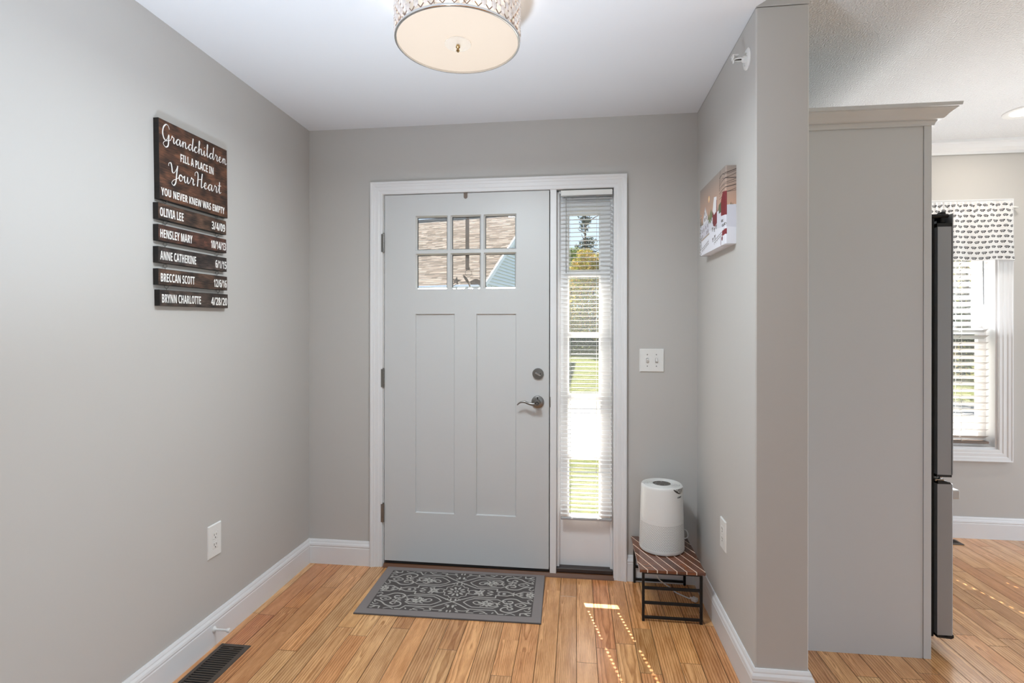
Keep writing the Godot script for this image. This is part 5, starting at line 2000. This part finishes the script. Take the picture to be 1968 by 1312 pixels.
func mat_texture() -> ImageTexture:
	var W := 1240
	var S := 694
	var im := Image.create(W, S, false, Image.FORMAT_RGB8)
	im.fill(rgb(136, 128, 126))
	var bd := 62
	im.fill_rect(Rect2i(bd, bd, W - 2 * bd, S - 2 * bd), rgb(84, 78, 76))
	var lt := rgb(182, 177, 171)
	# one quarter, drawn about the centre, then mirrored; units of a quarter are 0..1 both ways
	var hw := (W - 2.0 * bd) * 0.5
	var hh := (S - 2.0 * bd) * 0.5
	var lines := [
		# frame of the long panels
		[8, false, [0.0, 0.50, 0.10, 0.62, 0.22, 0.80, 0.55, 0.80, 0.60, 0.95, 0.66, 0.95]],
		[8, false, [0.0, 0.50, 0.12, 0.36, 0.24, 0.22, 0.52, 0.22, 0.52, 0.10, 0.66, 0.10, 0.76, 0.0]],
		[7, false, [0.66, 0.36, 0.60, 0.36, 0.56, 0.30, 0.26, 0.30, 0.18, 0.40, 0.14, 0.50, 0.20, 0.62, 0.26, 0.70, 0.52, 0.70, 0.58, 0.62]],
		[8, false, [0.76, 0.0, 0.86, 0.14, 0.98, 0.14]],
		[8, false, [0.86, 0.98, 0.86, 0.88, 0.98, 0.84]],
		# scrolls round the big leaf
		[9, true, [0.98, 0.42, 0.86, 0.36, 0.78, 0.24, 0.68, 0.24, 0.62, 0.34, 0.66, 0.46, 0.74, 0.44, 0.74, 0.36, 0.69, 0.36]],
		[9, true, [0.98, 0.58, 0.88, 0.66, 0.80, 0.80, 0.70, 0.86, 0.62, 0.78, 0.64, 0.66, 0.72, 0.62, 0.76, 0.70, 0.72, 0.75]],
		[7, true, [0.92, 0.50, 0.86, 0.42, 0.78, 0.50, 0.86, 0.60, 0.92, 0.50]],
		[7, true, [0.60, 0.52, 0.52, 0.46, 0.44, 0.52, 0.36, 0.48, 0.30, 0.42, 0.26, 0.48, 0.30, 0.56, 0.36, 0.56]],
		[7, true, [0.58, 0.58, 0.50, 0.62, 0.42, 0.58, 0.36, 0.64]],
		[7, true, [0.50, 0.40, 0.44, 0.36, 0.40, 0.42, 0.44, 0.46]],
		[6, true, [0.06, 0.78, 0.10, 0.88, 0.18, 0.90, 0.24, 0.86, 0.22, 0.94, 0.30, 0.96]],
		[6, true, [0.30, 0.90, 0.38, 0.86, 0.44, 0.92, 0.38, 0.96]],
		[6, true, [0.14, 0.06, 0.22, 0.10, 0.30, 0.06, 0.36, 0.12, 0.30, 0.16]],
		[6, true, [0.40, 0.0, 0.46, 0.08, 0.40, 0.12]],
		[6, true, [0.90, 0.0, 0.93, 0.07, 0.98, 0.08]],
		[6, true, [0.92, 0.28, 0.96, 0.22, 0.99, 0.28]],
		[6, true, [0.90, 0.74, 0.95, 0.78, 0.98, 0.72]],
		[6, true, [0.68, 0.96, 0.74, 0.90, 0.80, 0.96]],
	]
	var leaves := [[0.85, 0.51, 0.020, 0.0], [0.68, 0.55, 0.022, 0.4], [0.56, 0.52, 0.025, 1.2], [0.50, 0.52, 0.022, 0.0], [0.44, 0.62, 0.02, 0.8], [0.34, 0.50, 0.02, 0.5], [0.40, 0.54, 0.022, 2.0], [0.03, 0.72, 0.03, 1.57], [0.06, 0.66, 0.018, 0.5], [0.08, 0.40, 0.02, 0.6], [0.03, 0.40, 0.022, 1.57], [0.46, 0.05, 0.022, 0.0], [0.55, 0.04, 0.02, 0.6], [0.62, 0.02, 0.022, 0.0], [0.84, 0.04, 0.025, 0.2], [0.93, 0.90, 0.024, 0.7], [0.96, 0.94, 0.02, 0.0], [0.74, 0.06, 0.018, 1.0], [0.94, 0.34, 0.02, 0.9], [0.96, 0.66, 0.02, 2.2], [0.10, 0.94, 0.022, 0.4], [0.02, 0.94, 0.022, 1.57], [0.46, 0.96, 0.018, 0.4], [0.53, 0.92, 0.018, 2.2], [0.70, 0.70, 0.018, 1.0], [0.25, 0.06, 0.018, 0.3], [0.58, 0.44, 0.018, 2.4], [0.48, 0.58, 0.018, 2.4], [0.38, 0.44, 0.016, 0.9]]
	for qx in [-1.0, 1.0]:
		for qy in [-1.0, 1.0]:
			var map := func(p: Vector2) -> Vector2: return Vector2(W * 0.5 + qx * p.x * hw, S * 0.5 + qy * p.y * hh)
			for l in lines:
				var p := pv(l[2])
				if l[1]:
					p = smooth(p, 6)
				var q := PackedVector2Array()
				for v in p:
					q.push_back(map.call(v))
				pen(im, q, l[0] * 1.25, lt)
			for l in leaves:
				var q := PackedVector2Array()
				for k in 12:
					var a := TAU * k / 12
					var v := Vector2(cos(a) * l[2] * 620.0, sin(a) * l[2] * 300.0 * (1.0 - 0.3 * cos(a))).rotated(l[3])
					q.push_back(map.call(Vector2(l[0], l[1])) + Vector2(v.x * qx, v.y * qy))
				fill_poly(im, q, lt)
			# flower heads: petals round a point
			for fl in [[0.42, 0.52, 26.0, 7], [0.70, 0.53, 22.0, 5], [0.30, 0.02, 20.0, 6], [0.95, 0.02, 20.0, 6]]:
				for k in fl[3]:
					var a: float = TAU * k / fl[3] + 0.4
					var c: Vector2 = map.call(Vector2(fl[0], fl[1])) + Vector2(cos(a) * qx, sin(a) * qy) * fl[2]
					var q := PackedVector2Array()
					for j in 10:
						var t := TAU * j / 10
						q.push_back(c + Vector2(cos(t) * 13.0, sin(t) * 6.5).rotated(atan2(sin(a) * qy, cos(a) * qx)))
					fill_poly(im, q, lt)
	# rosette in the middle
	for k in 10:
		var a := TAU * k / 10
		var c := Vector2(W * 0.5, S * 0.5) + Vector2(cos(a), sin(a)) * 48
		var q := PackedVector2Array()
		for j in 10:
			var t := TAU * j / 10
			q.push_back(c + Vector2(cos(t) * 20, sin(t) * 8.5).rotated(a))
		fill_poly(im, q, lt)
	var ring := PackedVector2Array()
	for k in 61:
		var a := TAU * k / 60
		ring.push_back(Vector2(W * 0.5, S * 0.5) + Vector2(cos(a), sin(a)) * (88 + 7 * cos(a * 10)))
	pen(im, ring, 7, lt)
	disc(im, Vector2(W * 0.5, S * 0.5), 15, lt)
	disc(im, Vector2(W * 0.5, S * 0.5), 7, rgb(84, 78, 76))
	return tex(im)

# ---------------------------------------------------------------- fridge and its tall end panel
func fridge() -> void:
	var zf := 0.53
	var xr := 2.466
	var C := thing("fridge_enclosure", "tall pale grey cabinet end panel with crown moulding beside the refrigerator", "cabinet", Vector3((XP + xr) * 0.5, 0, zf - 0.01))
	var at := C.position
	var b := local(at)
	b.span(Vector3(XP + 0.002, 0, zf - 0.019), Vector3(xr - 0.03, 2.131, zf))
	part("end_panel", b, M.panel_white, C)
	b = local(at)
	b.span(Vector3(xr - 0.0285, 0, zf - 0.022), Vector3(xr, 2.131, zf + 0.0025), 0.001)
	part("face_strip", b, M.panel_white, C)
	# far side panel and top box, hidden but real
	b = local(at)
	b.span(Vector3(XP + 0.002, 0, -0.475), Vector3(xr, 2.131, -0.456))
	b.span(Vector3(XP + 0.002, 1.86, -0.456), Vector3(xr - 0.02, 2.131, zf - 0.019))
	part("top_cabinet", b, M.panel_white, C)
	# crown with a mitred return on the right
	var p := pv([0, 0, 0.006, 0.0, 0.008, 0.008, 0.013, 0.016, 0.013, 0.019, 0.026, 0.019, 0.030, 0.022, 0.040, 0.034, 0.052, 0.044, 0.060, 0.050, 0.060, 0.052, 0.068, 0.053, 0.070, 0.066, 0, 0.066])
	b = local(at)
	b.mould(p, Vector3(XP + 0.002, 2.128, zf + 0.002), Vector3(xr, 2.128, zf + 0.002), Vector3.BACK, Vector3.UP, Vector2.ZERO, Vector2(1, 0))
	b.mould(p, Vector3(xr, 2.128, zf + 0.002), Vector3(xr, 2.128, -0.475), Vector3.RIGHT, Vector3.UP, Vector2(-1, 0), Vector2.ZERO)
	part("crown_moulding", b, M.panel_white, C)

	var F := thing("refrigerator", "stainless steel refrigerator with black sides seen edge on behind the pale panel", "refrigerator", Vector3(2.2, 0, 0.01))
	at = F.position
	b = local(at)
	b.span(Vector3(1.90, 0.03, -0.44), Vector3(2.500, 1.775, 0.462), 0.006)
	part("cabinet_body", b, M.black, F)
	b = local(at)
	b.span(Vector3(2.500, 0.05, -0.43), Vector3(2.524, 1.775, 0.455), 0.002)
	part("door_gasket", b, M.rubber, F)
	# upper door
	var zd := 0.47
	b = local(at)
	b.prism(pv([2.527, 0.01, 2.578, 0.01, 2.585, 0.003, 2.585, -0.447, 2.527, -0.447]), Vector3(0, 0.722, zd - 0.01), Vector3.RIGHT, Vector3.BACK, Vector3(0, 1.014, 0))
	var ud := part("upper_door", b, M.steel, F)
	b = local(at)
	b.prism(pv([2.526, 0.0, 2.582, 0.0, 2.582, -0.44, 2.526, -0.44]), Vector3(0, 1.736, zd - 0.002), Vector3.RIGHT, Vector3.BACK, Vector3(0, 0.015, 0))
	b.prism(pv([2.526, 0.0, 2.582, 0.0, 2.582, -0.44, 2.526, -0.44]), Vector3(0, 0.712, zd - 0.002), Vector3.RIGHT, Vector3.BACK, Vector3(0, 0.010, 0))
	part("end_cap", b, M.black, ud)
	b = local(at)
	b.span(Vector3(2.582, 0.722, 0.02), Vector3(2.5855, 1.790, zd + 0.0005), 0.001)
	part("door_skin", b, M.steel, ud)
	b = local(at)
	b.span(Vector3(2.49, 1.775, 0.36), Vector3(2.575, 1.79, 0.465), 0.004)
	b.span(Vector3(2.545, 1.752, 0.43), Vector3(2.565, 1.80, 0.462), 0.004)
	part("hinge_cover", b, M.black_metal, F)
	# freezer drawer below
	b = local(at)
	b.prism(pv([2.527, 0.01, 2.582, 0.01, 2.589, 0.003, 2.589, -0.9, 2.527, -0.9]), Vector3(0, 0.066, zd - 0.01), Vector3.RIGHT, Vector3.BACK, Vector3(0, 0.618, 0))
	var ld := part("freezer_drawer", b, M.steel, F)
	b = local(at)
	b.prism(pv([0.0, 0.006, 0.03, 0.0, 0.062, 0.008, 0.062, -0.003, 0.052, -0.008, 0.0, -0.004]), Vector3(2.527, 0.060, zd), Vector3.RIGHT, Vector3.UP, Vector3(0, 0, -0.9))
	b.prism(pv([0, 0, 0.052, 0, 0.045, 0.008, 0.02, 0.014, 0, 0.014]), Vector3(2.529, 0.684, zd), Vector3.RIGHT, Vector3.UP, Vector3(0, 0, -0.9))
	part("drawer_cap", b, M.black, ld)
	b = local(at)
	b.span(Vector3(2.520, 0.693, 0.40), Vector3(2.556, 0.703, 0.466), 0.002)
	b.lathe(pv([0.006, 0, 0.006, 0.022, 0, 0.022]), Vector3(2.55, 0.69, 0.45), 12)
	part("middle_hinge", b, M.chrome, F)
	b = local(at)
	b.span(Vector3(2.589, 0.604, 0.345), Vector3(2.650, 0.636, 0.375), 0.003)
	b.span(Vector3(2.630, 0.602, -0.37), Vector3(2.662, 0.640, 0.395), 0.004)
	b.span(Vector3(2.589, 0.604, -0.36), Vector3(2.650, 0.636, -0.33), 0.003)
	part("drawer_handle", b, mk("handle_metal", rgb(205, 204, 202), 0.35, 0.2), ld)
	b = local(at)
	for z in [0.42, -0.40]:
		b.span(Vector3(2.46, 0, z), Vector3(2.505, 0.035, z + 0.03), 0.003)
		b.span(Vector3(1.93, 0, z), Vector3(1.96, 0.035, z + 0.03), 0.003)
	part("foot", b, M.black, F)

# ---------------------------------------------------------------- recessed ceiling light in the kitchen
func kitchen_lamp() -> void:
	var c := Vector3(3.50, HK, -0.372)
	var K := thing("recessed_light", "round recessed ceiling light glowing white in the kitchen ceiling", "lamp", c)
	var b := Mb.new()
	b.lathe(pv([0.105, 0, 0.103, -0.004, 0.096, -0.006, 0.076, -0.004, 0.072, 0.0]), Vector3.ZERO, 48)
	part("trim_ring", b, M.plastic_white, K)
	var m := mk("lamp_lens", rgb(250, 248, 244), 0.4)
	m.emission_enabled = true
	m.emission = rgb(255, 248, 238)
	m.emission_energy_multiplier = 2.2
	b = Mb.new()
	b.lathe(pv([0.0, -0.002, 0.06, -0.002, 0.073, -0.001]), Vector3.ZERO, 40)
	part("lens", b, m, K)
	var l := AreaLight3D.new()
	l.name = "lens_light"
	l.position = Vector3(0, -0.012, 0)
	l.rotation = Vector3(-PI / 2, 0, 0)
	l.area_size = Vector2(0.14, 0.14)
	l.light_color = rgb(255, 246, 234)
	l.light_energy = 0.4
	l.area_range = 12.0
	l.area_attenuation = 2.0
	l.shadow_enabled = true
	K.add_child(l)

# ---------------------------------------------------------------- outdoors
func outdoors() -> void:
	# ground: a lawn that rises beyond the road
	var gm := mk("grass", Color.WHITE, 0.95)
	var gt := noise_tex(0.02, 512, false, 5, 31)
	var ramp := Gradient.new()
	ramp.set_color(0, rgb(62, 70, 41))
	ramp.set_color(1, rgb(100, 98, 66))
	ramp.add_point(0.5, rgb(84, 90, 54))
	gt.color_ramp = ramp
	gm.albedo_texture = gt
	gm.metallic_specular = 0.05
	gm.uv1_triplanar = true
	gm.uv1_world_triplanar = true
	gm.uv1_scale = Vector3.ONE * 0.45
	var b := Mb.new()
	var hgt := func(z: float) -> float: return -0.3 if z > -11.2 else -0.3 + 0.5 * smoothstep(-11.2, -26.0, z)
	var zs := [60.0, 8.0, 0.0, -4.0, -9.7, -11.2, -13, -15, -17, -19, -21, -23, -26, -80]
	for k in zs.size() - 1:
		var a: float = zs[k]
		var c: float = zs[k + 1]
		b.quad(Vector3(-60, hgt.call(a), a), Vector3(60, hgt.call(a), a), Vector3(60, hgt.call(c), c), Vector3(-60, hgt.call(c), c))
	struct("lawn", b, gm)
	b = Mb.new()
	b.span(Vector3(-60, -0.32, -9.75), Vector3(60, -0.285, -4.05))
	struct("driveway", b, M.concrete)
	b = Mb.new()
	b.span(Vector3(-0.5, -0.3, -1.0), Vector3(1.6, -0.05, -0.151), 0.01)
	struct("porch_step", b, M.concrete)
	neighbour()
	# greenery seen through the sidelight and the kitchen window
	var r := RandomNumberGenerator.new()
	r.seed = 99
	var leaf := leaf_mesh()
	var green := [rgb(112, 136, 52), rgb(150, 160, 66), rgb(84, 108, 44)]
	var yellow := [rgb(196, 180, 84), rgb(208, 168, 100), rgb(150, 158, 66)]
	var dark := [rgb(44, 60, 36), rgb(58, 76, 44), rgb(36, 48, 34)]
	tree("tree", "bright yellow green tree straight behind the sidelight blind", Vector3(1.95, 0.1, -26.0), 5.6, 2.0, 0.075, 26000, yellow, leaf, r)
	tree("tree", "green leafy tree left of the yellowing one beyond the lawn", Vector3(0.55, 0.1, -28.0), 6.0, 2.1, 0.075, 26000, green, leaf, r)
	tree("tree", "tall sparse conifer rising above the other trees against blue sky", Vector3(1.62, 0.1, -29.5), 9.6, 1.5, 0.085, 5000, dark, leaf, r)
	tree("tree", "broad green tree to the right of the yellowing one beyond the lawn", Vector3(4.6, 0.1, -26.5), 5.6, 2.2, 0.11, 4200, green, leaf, r)
	tree("tree", "dark green tree seen through the gaps of the kitchen blind", Vector3(9.6, -0.3, -11.0), 6.0, 2.3, 0.10, 9000, dark, leaf, r)
	tree("tree", "light green tree farther off behind the dark one outside the kitchen window", Vector3(13.6, -0.2, -16.0), 7.0, 2.6, 0.12, 9000, yellow, leaf, r)
	for s in [[-0.2, "dark shrub at the far lawn edge, leftmost behind the blind"], [1.25, "dark shrub at the far lawn edge, centre of the view through the sidelight"], [2.7, "dark shrub at the far lawn edge, right of the centre one"], [4.2, "dark shrub at the far lawn edge, farthest right of the row"]]:
		shrub(s[1], Vector3(s[0], 0.12, -23.6), 1.0, 0.85, 2200, dark, leaf, r)

func leaf_mesh() -> ArrayMesh:
	var b := Mb.new()
	# a bent leaf with a raised middle
	var p := [Vector3(0, 0, -0.6), Vector3(0.28, 0.02, -0.1), Vector3(0.22, 0.02, 0.3), Vector3(0, 0, 0.65), Vector3(-0.22, 0.02, 0.3), Vector3(-0.28, 0.02, -0.1)]
	var m := Vector3(0, -0.06, 0.05)
	for k in 6:
		b.tri(m, p[(k + 1) % 6], p[k])
	return b.mesh()

func leaves(parent: Node3D, cols: Array, leaf: ArrayMesh, spots: Array, size: float, r: RandomNumberGenerator) -> void:
	var mm := MultiMesh.new()
	mm.transform_format = MultiMesh.TRANSFORM_3D
	mm.use_colors = true
	mm.mesh = leaf
	mm.instance_count = spots.size()
	for k in spots.size():
		var bs := Basis(Vector3(r.randf_range(-1, 1), r.randf_range(-1, 1), r.randf_range(-1, 1)).normalized(), r.randf_range(0, TAU)).scaled(Vector3.ONE * size * r.randf_range(0.7, 1.5))
		mm.set_instance_transform(k, Transform3D(bs, spots[k]))
		var c: Color = cols[r.randi() % cols.size()]
		c = c.srgb_to_linear() * r.randf_range(0.4, 1.25)
		mm.set_instance_color(k, c)
	var o := MultiMeshInstance3D.new()
	o.name = "foliage"
	o.multimesh = mm
	o.material_override = M.leaf
	o.set_meta("kind", "stuff")
	parent.add_child(o, true)

func tree(called: String, label: String, at: Vector3, h: float, w: float, size: float, n: int, cols: Array, leaf: ArrayMesh, r: RandomNumberGenerator) -> void:
	var T := thing(called, label, "tree", at)
	var b := Mb.new()
	b.tube([Vector3(0, -0.1, 0), Vector3(0.05, h * 0.4, 0.02), Vector3(-0.04, h * 0.75, 0), Vector3(0.02, h * 0.97, 0)], [0.11, 0.085, 0.05, 0.02], 8)
	for k in 9:
		var y := h * (0.25 + 0.07 * k)
		var a := k * 2.4
		b.tube([Vector3(0, y, 0), Vector3(cos(a) * w * 0.35, y + 0.3, sin(a) * w * 0.35), Vector3(cos(a) * w * 0.7, y + 0.5, sin(a) * w * 0.7)], [0.05, 0.03, 0.012], 6)
	part("trunk", b, M.bark, T)
	var blobs := []
	for k in 26:
		var t := r.randf_range(0.10, 0.95)
		var ww := w * (1.0 - 0.75 * pow(absf(t - 0.4) / 0.6, 1.6))
		if h > 8.0:
			ww = w * (1.05 - t)
		var a := r.randf_range(0, TAU)
		blobs.push_back([Vector3(cos(a) * ww * 0.6, h * t, sin(a) * ww * 0.6), 0.25 + ww * 0.38])
	var spots := []
	for k in n:
		var q: Array = blobs[r.randi() % blobs.size()]
		var d := Vector3(r.randf_range(-1, 1), r.randf_range(-1, 1), r.randf_range(-1, 1)).normalized()
		spots.push_back(q[0] + d * q[1] * pow(r.randf(), 0.4) * Vector3(1, 0.8, 1))
	leaves(T, cols, leaf, spots, size, r)

func shrub(label: String, at: Vector3, w: float, h: float, n: int, cols: Array, leaf: ArrayMesh, r: RandomNumberGenerator) -> void:
	var T := thing("shrub", label, "shrub", at, "")
	var b := Mb.new()
	for k in 7:
		var a := k * 0.9
		b.tube([Vector3(0, -0.1, 0), Vector3(cos(a) * w * 0.3, h * 0.5, sin(a) * w * 0.3), Vector3(cos(a) * w * 0.5, h * 0.9, sin(a) * w * 0.5)], [0.03, 0.02, 0.01], 5)
	part("stem", b, M.bark, T)
	var spots := []
	for k in n:
		var d := Vector3(r.randf_range(-1, 1), r.randf_range(0, 1), r.randf_range(-1, 1))
		if d.length() > 1.0:
			d = d.normalized()
		spots.push_back(Vector3(d.x * w, 0.1 + d.y * h, d.z * w * 0.8))
	leaves(T, cols, leaf, spots, 0.085, r)

func neighbour() -> void:
	var e1 := Vector3(-0.97532, 0, -0.22078)
	var e2 := Vector3(0.22078, 0, -0.97532)
	var K := Vector3(-1.758, 2.75, -13.0891)
	var N := thing("neighbour_house", "neighbouring white house with a tan shingle roof seen through the door panes", "house", K)
	N.basis = Basis(e1, Vector3.UP, e2)       # x along the eave to the left, z away up the slope
	var p := deg_to_rad(34.0)
	var w := 4.75
	var len := 15.0
	var rise := w * tan(p)
	var r := RandomNumberGenerator.new()
	r.seed = 77
	var sl := Vector3(0, sin(p), cos(p))
	var nm := Vector3(0, cos(p), -sin(p))
	# roof deck
	var b := Mb.new()
	b.prism(pv([0, 0, w, rise, 2 * w, 0, 2 * w, -0.14, w, rise - 0.16, 0, -0.14]), Vector3(0.02, 0, 0), Vector3.BACK, Vector3.UP, Vector3(len - 0.02, 0, 0))
	part("roof_deck", b, M.house_trim, N)
	# shingle courses with tabs, butt edges standing proud
	b = Mb.new()
	var ex := 0.118
	var rows := int(w / cos(p) / ex)
	var tan_ := [rgb(158, 143, 128), rgb(146, 131, 116), rgb(170, 155, 140), rgb(132, 118, 104)]
	for k in rows:
		var s := k * ex
		var x := -0.02 - r.randf() * 0.3
		while x < len:
			var x1 := x + r.randf_range(0.16, 0.42)
			if x1 < 0.0:
				x = x1
				continue
			var c: Color = tan_[r.randi() % 4]
			b.col = c.srgb_to_linear()
			var lift := r.randf_range(0.008, 0.013)
			var a := maxf(x, -0.02)
			var lo0 := Vector3(a, 0, 0) + sl * s + nm * lift
			var lo1 := Vector3(x1, 0, 0) + sl * s + nm * lift
			var hi0 := Vector3(a, 0, 0) + sl * (s + ex + 0.02) + nm * 0.004
			var hi1 := Vector3(x1, 0, 0) + sl * (s + ex + 0.02) + nm * 0.004
			b.quad(lo1, lo0, hi0, hi1)
			b.col = c.srgb_to_linear() * 0.8
			b.quad(lo1 - nm * lift, lo0 - nm * lift, lo0, lo1)
			x = x1
	var st := part("shingles", b, M.shingle, N)
	st.set_meta("kind", "stuff")
	b = Mb.new()
	b.col = rgb(92, 90, 88).srgb_to_linear()
	b.prism(pv([-0.13, -0.075, 0, 0.04, 0.13, -0.075, 0.13, -0.05, 0, 0.07, -0.13, -0.05]), Vector3(-0.02, rise, w), Vector3.BACK, Vector3.UP, Vector3(len, 0, 0))
	part("ridge_vent", b, M.shingle, N, "dark ridge vent")
	# gutter along the eave
	b = Mb.new()
	b.prism(pv([0, 0, -0.09, 0.005, -0.12, -0.03, -0.115, -0.07, -0.09, -0.115, 0, -0.115]), Vector3(-0.02, -0.005, 0), Vector3.BACK, Vector3.UP, Vector3(len, 0, 0))
	part("gutter", b, M.house_trim, N)
	# rake boards on the near gable
	for sgn in [1.0, -1.0]:
		b = Mb.new()
		var q := pv([0, -0.16, 0, 0.01, w, rise + 0.01, w, rise - 0.16])
		if sgn < 0.0:
			q = pv([2 * w, -0.16, 2 * w, 0.01, w, rise + 0.01, w, rise - 0.16])
		b.prism(q, Vector3(-0.03, 0, 0), Vector3.BACK, Vector3.UP, Vector3(0.05, 0, 0))
		part("rake_board", b, M.house_trim, N)
	# gable wall in lapped boards; eave wall below
	b = Mb.new()
	var y := -3.05
	while y < rise - 0.2:
		var a := 0.42 if y < -0.14 else clampf((y + 0.16) / tan(p), 0.42, w)
		var z1 := 2 * w - a
		var y1 := y + 0.115
		var a1 := 0.42 if y1 < -0.14 else clampf((y1 + 0.16) / tan(p), 0.42, w)
		b.quad(Vector3(0.112, y, z1), Vector3(0.112, y, a), Vector3(0.148, y1, a1), Vector3(0.148, y1, 2 * w - a1))
		b.quad(Vector3(0.148, y, z1), Vector3(0.148, y, a), Vector3(0.112, y, a), Vector3(0.112, y, z1))
		b.quad(Vector3(0.15, y, 0.42), Vector3(len - 0.3, y, 0.42), Vector3(len - 0.3, y1, 0.44), Vector3(0.15, y1, 0.44)) if y < -0.2 else null
		y = y1
	st = part("siding", b, M.siding, N)
	st.set_meta("kind", "stuff")
	b = Mb.new()
	b.span(Vector3(0.15, -3.05, 0.45), Vector3(len - 0.3, -0.14, 2 * w - 0.45))
	b.prism(pv([0.45, -0.14, w, rise - 0.4, 2 * w - 0.45, -0.14]), Vector3(0.15, 0, 0), Vector3.BACK, Vector3.UP, Vector3(len - 0.45, 0, 0))
	part("wall", b, M.siding, N)
	b = Mb.new()
	b.span(Vector3(0.10, -3.05, 0.38), Vector3(0.2, -0.14, 0.48))
	part("corner_board", b, M.house_trim, N)
